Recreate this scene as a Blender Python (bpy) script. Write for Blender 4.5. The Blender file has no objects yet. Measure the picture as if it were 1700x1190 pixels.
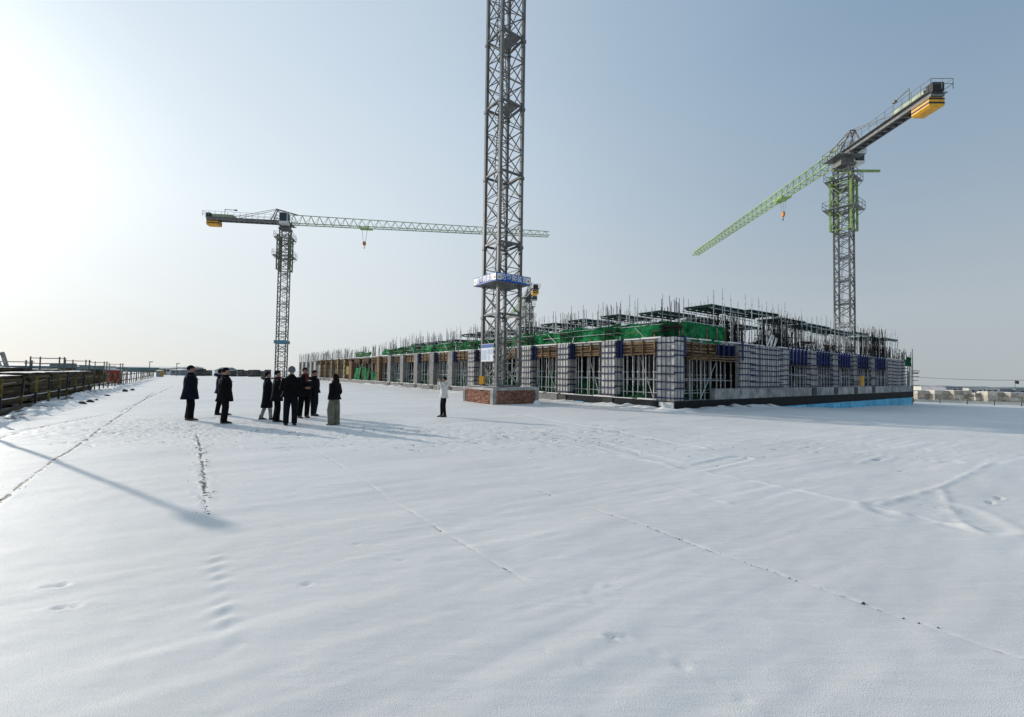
import bpy, bmesh, math, random
import numpy as np
from mathutils import Vector, Matrix

rnd = random.Random(7)
R = math.radians
SC = bpy.context.scene
COL = SC.collection

# ------------------------------------------------------------------ camera
F_PX, CAM_H = 739.0, 1.68
cam_d = bpy.data.cameras.new('camera')
cam = bpy.data.objects.new('camera', cam_d)
COL.objects.link(cam)
cam_d.sensor_width = 36.0
cam_d.lens = 36.0 * F_PX / 1700.0
cam_d.clip_start = 0.05
cam_d.clip_end = 9000
cam.matrix_world = Matrix.Translation((0, 0, CAM_H)) @ Matrix.Rotation(R(90 + 1.94), 4, 'X') @ Matrix.Rotation(R(0.85), 4, 'Z')
SC.camera = cam

# ------------------------------------------------------------------ sky + sun
SUN_AZ, SUN_EL = -58.0, 17.5          # azimuth from the view direction (left is negative)
world = bpy.data.worlds.new('World')
SC.world = world
world.use_nodes = True
wn = world.node_tree
for n in list(wn.nodes):
    wn.nodes.remove(n)
w_out = wn.nodes.new('ShaderNodeOutputWorld')
w_bg = wn.nodes.new('ShaderNodeBackground')
w_sky = wn.nodes.new('ShaderNodeTexSky')
w_sky.sky_type = 'NISHITA'
w_sky.sun_disc = False
w_sky.sun_elevation = R(SUN_EL)
w_sky.sun_rotation = R(SUN_AZ)
w_sky.altitude = 300
w_sky.air_density = 1.0
w_sky.dust_density = 1.0
w_sky.ozone_density = 2.0
w_bg.inputs['Strength'].default_value = 0.10
_sd = Vector((math.sin(R(SUN_AZ)) * math.cos(R(SUN_EL)), math.cos(R(SUN_AZ)) * math.cos(R(SUN_EL)), math.sin(R(SUN_EL))))


def wmath(op, a, b=None, clamp=False):
    n = wn.nodes.new('ShaderNodeMath')
    n.operation = op
    n.use_clamp = clamp
    for i, x in enumerate((a, b)):
        if x is None:
            continue
        if isinstance(x, (int, float)):
            n.inputs[i].default_value = x
        else:
            wn.links.new(x, n.inputs[i])
    return n.outputs[0]


# winter haze over the clear-sky model: pale near the horizon, a broad white glow about the sun
w_tc = wn.nodes.new('ShaderNodeTexCoord')
w_sep = wn.nodes.new('ShaderNodeSeparateXYZ')
wn.links.new(w_tc.outputs['Generated'], w_sep.inputs[0])
w_dot = wn.nodes.new('ShaderNodeVectorMath')
w_dot.operation = 'DOT_PRODUCT'
wn.links.new(w_tc.outputs['Generated'], w_dot.inputs[0])
w_dot.inputs[1].default_value = _sd
w_c = w_dot.outputs['Value']
w_z = wmath('MAXIMUM', w_sep.outputs[2], 0.0)
w_ramp = wn.nodes.new('ShaderNodeValToRGB')
wn.links.new(w_z, w_ramp.inputs[0])
el = w_ramp.color_ramp.elements
el[0].position, el[0].color = 0.0, (0.44, 0.485, 0.515, 1)
el[1].position, el[1].color = 1.0, (0.13, 0.24, 0.38, 1)
for p_, c_ in ((0.12, (0.45, 0.505, 0.55, 1)), (0.33, (0.325, 0.42, 0.52, 1)), (0.55, (0.23, 0.345, 0.48, 1))):
    e_ = el.new(p_)
    e_.color = c_
g1 = wmath('MULTIPLY', wmath('POWER', wmath('MULTIPLY', wmath('ADD', w_c, 0.1), 1 / 1.1, True), 1.5), 0.51)
g2 = wmath('MULTIPLY', wmath('POWER', wmath('MAXIMUM', w_c, 0.0), 40.0), 0.46)
ext = wmath('MULTIPLY_ADD', wmath('MULTIPLY', w_z, 1 / 0.3, True), 0.35)
ext.node.inputs[2].default_value = 0.65
glow = wmath('MULTIPLY', wmath('ADD', g1, g2), ext)
w_gc = wn.nodes.new('ShaderNodeVectorMath')
w_gc.operation = 'SCALE'
w_gc.inputs[0].default_value = (1.0, 0.975, 0.89)
wn.links.new(glow, w_gc.inputs['Scale'])
w_add = wn.nodes.new('ShaderNodeVectorMath')
w_add.operation = 'ADD'
wn.links.new(w_ramp.outputs[0], w_add.inputs[0])
wn.links.new(w_gc.outputs[0], w_add.inputs[1])
w_hz = wn.nodes.new('ShaderNodeVectorMath')
w_hz.operation = 'SCALE'
wn.links.new(w_add.outputs[0], w_hz.inputs[0])
w_nz = wn.nodes.new('ShaderNodeTexNoise')
w_nz.inputs['Scale'].default_value = 1.7
w_nz.inputs['Detail'].default_value = 5
wn.links.new(w_tc.outputs['Generated'], w_nz.inputs['Vector'])
w_nm = wn.nodes.new('ShaderNodeMapRange')
w_nm.inputs['To Min'].default_value = 9.4
w_nm.inputs['To Max'].default_value = 10.8
wn.links.new(w_nz.outputs['Fac'], w_nm.inputs['Value'])
wn.links.new(w_nm.outputs[0], w_hz.inputs['Scale'])
w_mix = wn.nodes.new('ShaderNodeMix')
w_mix.data_type = 'RGBA'
w_mix.inputs[0].default_value = 0.95
wn.links.new(w_sky.outputs[0], w_mix.inputs[6])
wn.links.new(w_hz.outputs[0], w_mix.inputs[7])
wn.links.new(w_mix.outputs[2], w_bg.inputs[0])
wn.links.new(w_bg.outputs[0], w_out.inputs[0])

sun_d = bpy.data.lights.new('sun', 'SUN')
sun_d.energy = 3.0
sun_d.angle = R(0.5)
sun_d.color = (1.0, 0.93, 0.83)
sun = bpy.data.objects.new('sun', sun_d)
COL.objects.link(sun)
_sd = Vector((math.sin(R(SUN_AZ)) * math.cos(R(SUN_EL)), math.cos(R(SUN_AZ)) * math.cos(R(SUN_EL)), math.sin(R(SUN_EL))))
sun.rotation_euler = _sd.to_track_quat('Z', 'Y').to_euler()

SC.view_settings.view_transform = 'Standard'
SC.view_settings.look = 'None'
SC.view_settings.exposure = 0.0
SC.view_settings.gamma = 1.0
SC.view_settings.use_curve_mapping = False
SC.render.engine = 'CYCLES'
SC.cycles.max_bounces = 6
SC.cycles.use_denoising = True

# ------------------------------------------------------------------ frames
dR = Vector((0.809, 0.588, 0))        # along the short right side of the building
dL = Vector((-0.588, 0.809, 0))       # along the long left side
ROT = math.atan2(0.588, 0.809)
CORNER = Vector((7.82, 21.4, 0))


def hor(px):
    return 620.0 + 0.0148 * (px - 850)


def gp(px, py, z=0.0):
    d = (CAM_H - z) * F_PX / (py - hor(px))
    return Vector(((px - 850) / F_PX * d, d, z))


def at(px, d, z=0.0):
    return Vector(((px - 850) / F_PX * d, d, z))


def zat(px, py, d):
    return CAM_H + (hor(px) - py) / F_PX * d


def B(u, v, z=0.0):
    p = CORNER + dR * u + dL * v
    return Vector((p.x, p.y, z))


def sstep(a, b, x):
    t = np.clip((x - a) / (b - a), 0, 1)
    return t * t * (3 - 2 * t)


def terrain(x, y):
    d = np.sqrt(x * x + y * y)
    w = sstep(0.35, 0.75, x / np.maximum(y, 1.0)) * sstep(-5, 5, y) * (x > 0)
    return -w * (0.60 * sstep(24, 46, d) + 0.0155 * np.maximum(0, d - 46))


def gz(p):
    return float(terrain(np.array([p.x]), np.array([p.y]))[0])


# ------------------------------------------------------------------ materials
def mat(name, col, rough=0.7, var=0.12, scale=6.0, metal=0.0, bump=0.0, bscale=40.0, spec=0.5, col2=None, stretch=None, detail=5.0):
    m = bpy.data.materials.new(name)
    m.use_nodes = True
    nt = m.node_tree
    b = nt.nodes['Principled BSDF']
    b.inputs['Roughness'].default_value = rough
    b.inputs['Metallic'].default_value = metal
    b.inputs['Specular IOR Level'].default_value = spec
    tc = nt.nodes.new('ShaderNodeTexCoord')
    src = tc.outputs['Object']
    if stretch:
        mp = nt.nodes.new('ShaderNodeMapping')
        mp.inputs['Scale'].default_value = stretch
        nt.links.new(src, mp.inputs[0])
        src = mp.outputs[0]
    oi = nt.nodes.new('ShaderNodeObjectInfo')
    ad = nt.nodes.new('ShaderNodeVectorMath')
    ad.operation = 'MULTIPLY_ADD'
    cx = nt.nodes.new('ShaderNodeCombineXYZ')
    for k in range(3):
        nt.links.new(oi.outputs['Random'], cx.inputs[k])
    ad.inputs[1].default_value = (37.0, 53.0, 71.0)
    nt.links.new(cx.outputs[0], ad.inputs[0])
    nt.links.new(src, ad.inputs[2])
    nz = nt.nodes.new('ShaderNodeTexNoise')
    nz.inputs['Scale'].default_value = scale
    nz.inputs['Detail'].default_value = detail
    nz.inputs['Roughness'].default_value = 0.65
    nt.links.new(ad.outputs[0], nz.inputs['Vector'])
    cr = nt.nodes.new('ShaderNodeValToRGB')
    c1 = tuple(max(0.0, c * (1 - 2.2 * var)) for c in col)
    c2 = col2 or tuple(min(1.0, c * (1 + 1.4 * var)) for c in col)
    cr.color_ramp.elements[0].position = 0.3
    cr.color_ramp.elements[1].position = 0.7
    cr.color_ramp.elements[0].color = (*c1, 1)
    cr.color_ramp.elements[1].color = (*c2, 1)
    nt.links.new(nz.outputs['Fac'], cr.inputs[0])
    # every copy a little lighter or darker than the next
    hv = nt.nodes.new('ShaderNodeHueSaturation')
    mr = nt.nodes.new('ShaderNodeMapRange')
    mr.inputs['To Min'].default_value = 1 - var * 1.1
    mr.inputs['To Max'].default_value = 1 + var * 0.9
    nt.links.new(oi.outputs['Random'], mr.inputs['Value'])
    nt.links.new(mr.outputs[0], hv.inputs['Value'])
    nt.links.new(cr.outputs[0], hv.inputs['Color'])
    nt.links.new(hv.outputs[0], b.inputs['Base Color'])
    if bump > 0:
        n2 = nt.nodes.new('ShaderNodeTexNoise')
        n2.inputs['Scale'].default_value = bscale
        n2.inputs['Detail'].default_value = 4
        nt.links.new(ad.outputs[0], n2.inputs['Vector'])
        bp = nt.nodes.new('ShaderNodeBump')
        bp.inputs['Strength'].default_value = bump
        bp.inputs['Distance'].default_value = 0.02
        nt.links.new(n2.outputs['Fac'], bp.inputs['Height'])
        nt.links.new(bp.outputs[0], b.inputs['Normal'])
    return m


M = {}
M['concrete'] = mat('concrete', (0.27, 0.27, 0.26), 0.85, 0.2, 2.5, bump=0.2)
M['concrete_pale'] = mat('concrete_pale', (0.38, 0.37, 0.35), 0.85, 0.28, 1.6, bump=0.2)
M['concrete_dark'] = mat('concrete_dark', (0.11, 0.11, 0.11), 0.9, 0.3, 2.0, bump=0.2)
M['membrane'] = mat('membrane', (0.013, 0.015, 0.018), 0.75, 0.35, 3.0, bump=0.3, bscale=12, spec=0.2)
M['alu'] = mat('alu', (0.55, 0.54, 0.52), 0.55, 0.24, 2.2, spec=0.4, bump=0.15, stretch=(1, 1, 0.45))
M['alu_rib'] = mat('alu_rib', (0.20, 0.195, 0.19), 0.6, 0.25, 4.0)
M['blue'] = mat('blue', (0.012, 0.022, 0.085), 0.6, 0.35, 5.0, spec=0.25)
M['blue_bright'] = mat('blue_bright', (0.016, 0.032, 0.135), 0.6, 0.35, 5.0, spec=0.25)
M['wood'] = mat('wood', (0.205, 0.135, 0.075), 0.85, 0.42, 3.0, stretch=(1, 0.15, 1), bump=0.2, spec=0.2)
M['wood_yellow'] = mat('wood_yellow', (0.34, 0.235, 0.11), 0.8, 0.3, 3.0, stretch=(1, 1, 0.15), spec=0.2)
M['wood_red'] = mat('wood_red', (0.22, 0.125, 0.075), 0.85, 0.3, 3.0, stretch=(1, 1, 0.15), spec=0.2)
M['wood_grey'] = mat('wood_grey', (0.105, 0.08, 0.048), 0.9, 0.42, 2.0, stretch=(1, 0.2, 1), bump=0.3, spec=0.15)
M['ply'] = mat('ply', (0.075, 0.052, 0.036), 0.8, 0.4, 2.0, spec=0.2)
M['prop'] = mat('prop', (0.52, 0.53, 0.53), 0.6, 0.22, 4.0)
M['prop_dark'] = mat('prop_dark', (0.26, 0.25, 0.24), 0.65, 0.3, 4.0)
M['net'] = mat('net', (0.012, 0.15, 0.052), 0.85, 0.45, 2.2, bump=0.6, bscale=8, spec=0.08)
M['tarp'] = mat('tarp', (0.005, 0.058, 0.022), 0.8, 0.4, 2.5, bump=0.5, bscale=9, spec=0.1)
M['deck'] = mat('deck', (0.025, 0.085, 0.075), 0.6, 0.25, 3.0)
M['rebar'] = mat('rebar', (0.035, 0.028, 0.026), 0.85, 0.4, 6.0, spec=0.2)
M['rebar_grey'] = mat('rebar_grey', (0.14, 0.14, 0.15), 0.7, 0.3, 6.0)
M['crane_grey'] = mat('crane_grey', (0.14, 0.143, 0.14), 0.55, 0.18, 2.5, spec=0.35)
M['crane_steel'] = mat('crane_steel', (0.21, 0.215, 0.215), 0.5, 0.22, 2.5, spec=0.35)
M['crane_green'] = mat('crane_green', (0.30, 0.44, 0.125), 0.55, 0.2, 2.0)
M['crane_olive'] = mat('crane_olive', (0.13, 0.17, 0.08), 0.55, 0.2, 2.0)
M['container'] = mat('container', (0.45, 0.25, 0.04), 0.7, 0.2, 2.0)
M['guard_teal'] = mat('guard_teal', (0.09, 0.22, 0.30), 0.6, 0.15, 2.0)
M['crane_pale'] = mat('crane_pale', (0.36, 0.44, 0.27), 0.5, 0.15, 2.0)
M['white_paint'] = mat('white_paint', (0.7, 0.7, 0.68), 0.5, 0.1, 2.0)
M['glass'] = mat('glass', (0.015, 0.03, 0.04), 0.08, 0.1, 2.0)
M['yellow'] = mat('yellow', (0.80, 0.40, 0.02), 0.5, 0.12, 2.0)
M['orange'] = mat('orange', (0.62, 0.2, 0.03), 0.5, 0.12, 4.0)
M['black'] = mat('black', (0.015, 0.015, 0.016), 0.6, 0.2, 4.0)
M['red'] = mat('red', (0.42, 0.04, 0.025), 0.55, 0.15, 3.0)
M['sign_blue'] = mat('sign_blue', (0.008, 0.085, 0.36), 0.55, 0.06, 3.0, spec=0.25)
M['sign_white'] = mat('sign_white', (0.75, 0.76, 0.78), 0.35, 0.05, 3.0)
M['sign_yellow'] = mat('sign_yellow', (0.82, 0.62, 0.16), 0.5, 0.05, 3.0)
M['sign_pale'] = mat('sign_pale', (0.42, 0.50, 0.64), 0.4, 0.08, 8.0)
M['brick'] = mat('brick', (0.39, 0.195, 0.135), 0.9, 0.36, 9.0, bump=0.3, spec=0.2)
M['mortar'] = mat('mortar', (0.24, 0.19, 0.16), 0.95, 0.25, 6.0, spec=0.1)
M['cyan'] = mat('cyan', (0.16, 0.52, 0.74), 0.8, 0.15, 2.0, bump=0.3, spec=0.2)
M['foam'] = mat('foam', (0.75, 0.75, 0.72), 0.8, 0.08, 4.0)
M['far_block'] = mat('far_block', (0.085, 0.08, 0.072), 0.9, 0.3, 1.5, spec=0.1)
M['cream'] = mat('cream', (0.52, 0.47, 0.40), 0.85, 0.25, 1.5, spec=0.2)
M['cream_pale'] = mat('cream_pale', (0.66, 0.65, 0.57), 0.75, 0.1, 1.0, spec=0.2)
M['shed_grey'] = mat('shed_grey', (0.24, 0.25, 0.28), 0.7, 0.12, 1.0)
M['teal'] = mat('teal', (0.16, 0.23, 0.23), 0.8, 0.15, 0.6)
M['stone'] = mat('stone', (0.06, 0.055, 0.05), 0.9, 0.35, 5.0, bump=0.6, bscale=10)
M['skin'] = mat('skin', (0.40, 0.21, 0.145), 0.55, 0.1, 8.0)
M['lips'] = mat('lips', (0.25, 0.05, 0.045), 0.5, 0.1, 8.0)
M['hair'] = mat('hair', (0.008, 0.007, 0.007), 0.85, 0.2, 20.0, spec=0.15)
M['cloth_black'] = mat('cloth_black', (0.008, 0.008, 0.009), 0.92, 0.3, 6.0, bump=0.5, bscale=12, spec=0.12)
M['cloth_navy'] = mat('cloth_navy', (0.008, 0.010, 0.020), 0.9, 0.25, 6.0, bump=0.5, bscale=12, spec=0.15)
M['cloth_blue'] = mat('cloth_blue', (0.011, 0.022, 0.055), 0.85, 0.25, 6.0, bump=0.6, bscale=12, spec=0.2)
M['denim'] = mat('denim', (0.008, 0.010, 0.018), 0.9, 0.25, 8.0, bump=0.4, bscale=12, spec=0.15)
M['cloth_grey'] = mat('cloth_grey', (0.26, 0.26, 0.27), 0.9, 0.15, 8.0, bump=0.4, bscale=12)
M['khaki'] = mat('khaki', (0.17, 0.165, 0.12), 0.9, 0.18, 6.0, bump=0.5, bscale=10)
M['cloth_white'] = mat('cloth_white', (0.66, 0.65, 0.61), 0.9, 0.08, 6.0, bump=0.5, bscale=12)
M['knit'] = mat('knit', (0.17, 0.185, 0.205), 0.95, 0.2, 30.0, bump=0.8, bscale=60)
M['tan'] = mat('tan', (0.20, 0.12, 0.06), 0.8, 0.2, 8.0)
M['fur'] = mat('fur', (0.12, 0.10, 0.08), 0.95, 0.4, 30.0, bump=1.0, bscale=60)
M['scarf'] = mat('scarf', (0.16, 0.012, 0.014), 0.9, 0.2, 10.0)
M['flag'] = mat('flag', (0.05, 0.06, 0.08), 0.8, 0.2, 2.0)
M['bark'] = mat('bark', (0.09, 0.075, 0.06), 0.9, 0.2, 3.0)


def snow_material(name, ground):
    m = bpy.data.materials.new(name)
    m.use_nodes = True
    nt = m.node_tree
    L = nt.links
    b = nt.nodes['Principled BSDF']
    b.inputs['Roughness'].default_value = 0.62
    b.inputs['Specular IOR Level'].default_value = 0.35
    geo = nt.nodes.new('ShaderNodeNewGeometry')
    nz = nt.nodes.new('ShaderNodeTexNoise')
    nz.inputs['Scale'].default_value = 0.35
    nz.inputs['Detail'].default_value = 8
    L.new(geo.outputs['Position'], nz.inputs['Vector'])
    cr = nt.nodes.new('ShaderNodeValToRGB')
    cr.color_ramp.elements[0].color = (0.81, 0.78, 0.745, 1)
    cr.color_ramp.elements[1].color = (0.90, 0.872, 0.838, 1)
    cr.color_ramp.elements[0].position = 0.3
    cr.color_ramp.elements[1].position = 0.7
    L.new(nz.outputs['Fac'], cr.inputs[0])
    col = cr.outputs[0]
    ng = nt.nodes.new('ShaderNodeTexNoise')          # ice grain
    ng.inputs['Scale'].default_value = 260
    ng.inputs['Detail'].default_value = 2
    L.new(geo.outputs['Position'], ng.inputs['Vector'])
    gr = nt.nodes.new('ShaderNodeMapRange')
    gr.inputs['From Min'].default_value = 0.3
    gr.inputs['From Max'].default_value = 0.7
    gr.inputs['To Min'].default_value = 0.80
    gr.inputs['To Max'].default_value = 1.08
    L.new(ng.outputs['Fac'], gr.inputs['Value'])
    gh = nt.nodes.new('ShaderNodeHueSaturation')
    L.new(gr.outputs[0], gh.inputs['Value'])
    L.new(col, gh.inputs['Color'])
    col = gh.outputs[0]
    if ground:
        at_ = nt.nodes.new('ShaderNodeAttribute')
        at_.attribute_name = 'bare'
        n3 = nt.nodes.new('ShaderNodeTexNoise')
        n3.inputs['Scale'].default_value = 14
        n3.inputs['Detail'].default_value = 6
        L.new(geo.outputs['Position'], n3.inputs['Vector'])
        mu = nt.nodes.new('ShaderNodeMath')
        mu.operation = 'ADD'
        L.new(at_.outputs['Fac'], mu.inputs[0])
        L.new(n3.outputs['Fac'], mu.inputs[1])
        mr = nt.nodes.new('ShaderNodeMapRange')
        mr.inputs['From Min'].default_value = 0.92
        mr.inputs['From Max'].default_value = 1.12
        L.new(mu.outputs[0], mr.inputs['Value'])
        mx = nt.nodes.new('ShaderNodeMix')
        mx.data_type = 'RGBA'
        L.new(mr.outputs[0], mx.inputs[0])
        L.new(col, mx.inputs[6])
        mx.inputs[7].default_value = (0.11, 0.105, 0.10, 1)
        col = mx.outputs[2]
    L.new(col, b.inputs['Base Color'])
    # grain: a crusty fine relief plus wind-combed streaks
    n1 = nt.nodes.new('ShaderNodeTexNoise')
    n1.inputs['Scale'].default_value = 170
    n1.inputs['Detail'].default_value = 3
    L.new(geo.outputs['Position'], n1.inputs['Vector'])
    mp = nt.nodes.new('ShaderNodeMapping')
    mp.inputs['Rotation'].default_value = (0, 0, R(-30))
    mp.inputs['Scale'].default_value = (1.1, 7.0, 1)
    L.new(geo.outputs['Position'], mp.inputs[0])
    n2 = nt.nodes.new('ShaderNodeTexNoise')
    n2.inputs['Scale'].default_value = 1.6
    n2.inputs['Detail'].default_value = 6
    L.new(mp.outputs[0], n2.inputs['Vector'])
    b1 = nt.nodes.new('ShaderNodeBump')
    b1.inputs['Strength'].default_value = 0.75
    b1.inputs['Distance'].default_value = 0.005
    L.new(n1.outputs['Fac'], b1.inputs['Height'])
    b2 = nt.nodes.new('ShaderNodeBump')
    b2.inputs['Strength'].default_value = 0.22
    b2.inputs['Distance'].default_value = 0.03
    L.new(n2.outputs['Fac'], b2.inputs['Height'])
    L.new(b1.outputs[0], b2.inputs['Normal'])
    mp3 = nt.nodes.new('ShaderNodeMapping')       # thin crust edges combed by the wind
    mp3.inputs['Rotation'].default_value = (0, 0, R(-30))
    mp3.inputs['Scale'].default_value = (1.0, 4.5, 1)
    L.new(geo.outputs['Position'], mp3.inputs[0])
    n5 = nt.nodes.new('ShaderNodeTexNoise')
    n5.noise_type = 'RIDGED_MULTIFRACTAL'
    n5.inputs['Scale'].default_value = 2.6
    n5.inputs['Detail'].default_value = 7
    L.new(mp3.outputs[0], n5.inputs['Vector'])
    b3 = nt.nodes.new('ShaderNodeBump')
    b3.inputs['Strength'].default_value = 0.14
    b3.inputs['Distance'].default_value = 0.012
    L.new(n5.outputs['Fac'], b3.inputs['Height'])
    L.new(b2.outputs[0], b3.inputs['Normal'])
    L.new(b3.outputs[0], b.inputs['Normal'])
    return m


M['snow'] = snow_material('snow', True)
M['snow_cap'] = snow_material('snow_cap', False)


# ------------------------------------------------------------------ mesh builder
class MB:
    def __init__(s):
        s.v, s.f, s.mi, s.cur = [], [], [], 0

    def _add(s, vs, fs):
        o = len(s.v)
        s.v.extend([tuple(p) for p in vs])
        for f in fs:
            s.f.append(tuple(i + o for i in f))
            s.mi.append(s.cur)
        return s

    def box(s, x0, x1, y0, y1, z0, z1):
        vs = [(x0, y0, z0), (x1, y0, z0), (x1, y1, z0), (x0, y1, z0), (x0, y0, z1), (x1, y0, z1), (x1, y1, z1), (x0, y1, z1)]
        return s._add(vs, [(3, 2, 1, 0), (4, 5, 6, 7), (0, 1, 5, 4), (1, 2, 6, 5), (2, 3, 7, 6), (3, 0, 4, 7)])

    def frame(s, p, q):
        d = (Vector(q) - Vector(p))
        d.normalize()
        up = Vector((0, 0, 1)) if abs(d.z) < 0.95 else Vector((1, 0, 0))
        a = d.cross(up).normalized()
        return a, a.cross(d).normalized()

    def bar(s, p, q, w, h=None):
        h = h or w
        p, q = Vector(p), Vector(q)
        a, b = s.frame(p, q)
        a, b = a * w / 2, b * h / 2
        vs = [p - a - b, p + a - b, p + a + b, p - a + b, q - a - b, q + a - b, q + a + b, q - a + b]
        return s._add(vs, [(3, 2, 1, 0), (4, 5, 6, 7), (0, 1, 5, 4), (1, 2, 6, 5), (2, 3, 7, 6), (3, 0, 4, 7)])

    def tube(s, pts, rad, n=6, ell=None):
        pts = [Vector(p) for p in pts]
        if not hasattr(rad, '__len__'):
            rad = [rad] * len(pts)
        rings = []
        a = None
        for i, p in enumerate(pts):
            d = pts[min(i + 1, len(pts) - 1)] - pts[max(i - 1, 0)]
            d.normalize()
            if a is None:
                a, b = s.frame(p, p + d)
            else:
                a = (a - d * a.dot(d)).normalized()
            b = d.cross(a).normalized()
            rings.append([p + (a * math.cos(2 * math.pi * k / n) + b * math.sin(2 * math.pi * k / n)) * rad[i] for k in range(n)])
        return s.loft(rings)

    def loft(s, rings, cap0=True, cap1=True):
        n = len(rings[0])
        vs = [p for r in rings for p in r]
        fs = []
        for i in range(len(rings) - 1):
            for k in range(n):
                fs.append((i * n + k, i * n + (k + 1) % n, (i + 1) * n + (k + 1) % n, (i + 1) * n + k))
        if cap0:
            fs.append(tuple(range(n - 1, -1, -1)))
        if cap1:
            fs.append(tuple((len(rings) - 1) * n + k for k in range(n)))
        return s._add(vs, fs)

    def ell(s, c, r, ns=12, nr=8, keep=None):
        c = Vector(c)
        vs, fs = [], []
        for i in range(nr + 1):
            th = math.pi * i / nr
            for k in range(ns):
                ph = 2 * math.pi * k / ns
                vs.append(c + Vector((r[0] * math.sin(th) * math.cos(ph), r[1] * math.sin(th) * math.sin(ph), r[2] * math.cos(th))))
        for i in range(nr):
            for k in range(ns):
                f = (i * ns + k, (i + 1) * ns + k, (i + 1) * ns + (k + 1) % ns, i * ns + (k + 1) % ns)
                if keep is None or keep(sum((vs[j] for j in f), Vector()) / 4 - c):
                    fs.append(f)
        return s._add(vs, fs)

    def sheet(s, p0, du, dv, nu, nv, off):
        p0, du, dv = Vector(p0), Vector(du), Vector(dv)
        vs = []
        for j in range(nv + 1):
            for i in range(nu + 1):
                a, b = i / nu, j / nv
                vs.append(p0 + du * a + dv * b + Vector(off(a, b)))
        fs = []
        for j in range(nv):
            for i in range(nu):
                q = j * (nu + 1) + i
                fs.append((q, q + 1, q + nu + 2, q + nu + 1))
        return s._add(vs, fs)

    def mesh(s, name, mats, smooth=False):
        me = bpy.data.meshes.new(name)
        me.from_pydata(s.v, [], s.f)
        if not isinstance(mats, (list, tuple)):
            mats = [mats]
        for m in mats:
            me.materials.append(m)
        if len(mats) > 1:
            me.polygons.foreach_set('material_index', s.mi)
        if smooth:
            me.polygons.foreach_set('use_smooth', [True] * len(me.polygons))
        me.update()
        return me

    def build(s, name, mats, parent=None, loc=None, smooth=False, rz=None):
        return put(name, s.mesh(name, mats, smooth), parent, loc, rz)


def put(name, me, parent=None, loc=None, rz=None):
    o = bpy.data.objects.new(name, me)
    COL.objects.link(o)
    if parent is not None:
        o.parent = parent
    if loc is not None:
        o.location = loc
    if rz is not None:
        o.rotation_euler = (0, 0, rz)
    return o


def tag(o, label, cat, group=None):
    o['label'] = label
    o['category'] = cat
    if group:
        o['group'] = group
    return o


def thing(name, label, cat, loc=(0, 0, 0), rz=0.0, group=None):
    o = bpy.data.objects.new(name, None)
    o.empty_display_size = 0.2
    COL.objects.link(o)
    o.location = loc
    o.rotation_euler = (0, 0, rz)
    return tag(o, label, cat, group)


def copy_thing(root, loc, rz, label, group=None):
    def rec(o, par):
        c = o.copy()
        COL.objects.link(c)
        c.parent = par
        for ch in o.children:
            rec(ch, c)
        return c
    r = rec(root, None)
    r.location = loc
    r.rotation_euler = (0, 0, rz)
    r['label'] = label
    if group:
        r['group'] = group
    return r


_cache = {}


def shared(key, fn):
    if key not in _cache:
        _cache[key] = fn()
    return _cache[key]


ORD = ['first', 'second', 'third', 'fourth', 'fifth', 'sixth', 'seventh', 'eighth', 'ninth', 'tenth', 'eleventh', 'twelfth',
       'thirteenth', 'fourteenth', 'fifteenth', 'sixteenth', 'seventeenth', 'eighteenth', 'nineteenth', 'twentieth',
       'twenty-first', 'twenty-second', 'twenty-third', 'twenty-fourth', 'twenty-fifth', 'twenty-sixth', 'twenty-seventh',
       'twenty-eighth', 'twenty-ninth', 'thirtieth', 'thirty-first', 'thirty-second', 'thirty-third', 'thirty-fourth',
       'thirty-fifth', 'thirty-sixth', 'thirty-seventh', 'thirty-eighth', 'thirty-ninth', 'fortieth', 'forty-first', 'forty-second']

# ------------------------------------------------------------------ snow field
NG = np.random.RandomState(3)


class VNoise:
    def __init__(s, seed):
        s.t = np.random.RandomState(seed).rand(256, 256)

    def __call__(s, x, y):
        xi, yi = np.floor(x).astype(int), np.floor(y).astype(int)
        fx, fy = x - xi, y - yi
        fx, fy = fx * fx * (3 - 2 * fx), fy * fy * (3 - 2 * fy)
        t = s.t
        a = t[xi % 256, yi % 256]
        b = t[(xi + 1) % 256, yi % 256]
        c = t[xi % 256, (yi + 1) % 256]
        d = t[(xi + 1) % 256, (yi + 1) % 256]
        return (a * (1 - fx) + b * fx) * (1 - fy) + (c * (1 - fx) + d * fx) * fy - 0.5

    def fbm(s, x, y, n=4):
        r, a = 0, 1
        for k in range(n):
            r = r + a * s(x * 2 ** k + 13.7 * k, y * 2 ** k + 7.1 * k)
            a *= 0.5
        return r


JOINTS = [-1.86, 0.24, 2.23, 4.16, 7.42]


def axis(parts, lo, hi, ratio, extra=()):
    xs = []
    for a, b, st in parts:
        xs.extend(np.arange(a, b - 1e-6, st))
    xs.append(parts[-1][1])
    s0, x = parts[0][2], parts[0][0]
    while x > lo:
        s0 *= ratio
        x -= s0
        xs.append(x)
    s0, x = parts[-1][2], parts[-1][1]
    while x < hi:
        s0 *= ratio
        x += s0
        xs.append(x)
    for e in extra:
        xs.extend([e - 0.05, e - 0.03, e - 0.015, e, e + 0.015, e + 0.03, e + 0.05])
    xs = np.array(sorted(xs))
    keep = np.concatenate([[True], np.diff(xs) > 0.008])
    return xs[keep]


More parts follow.
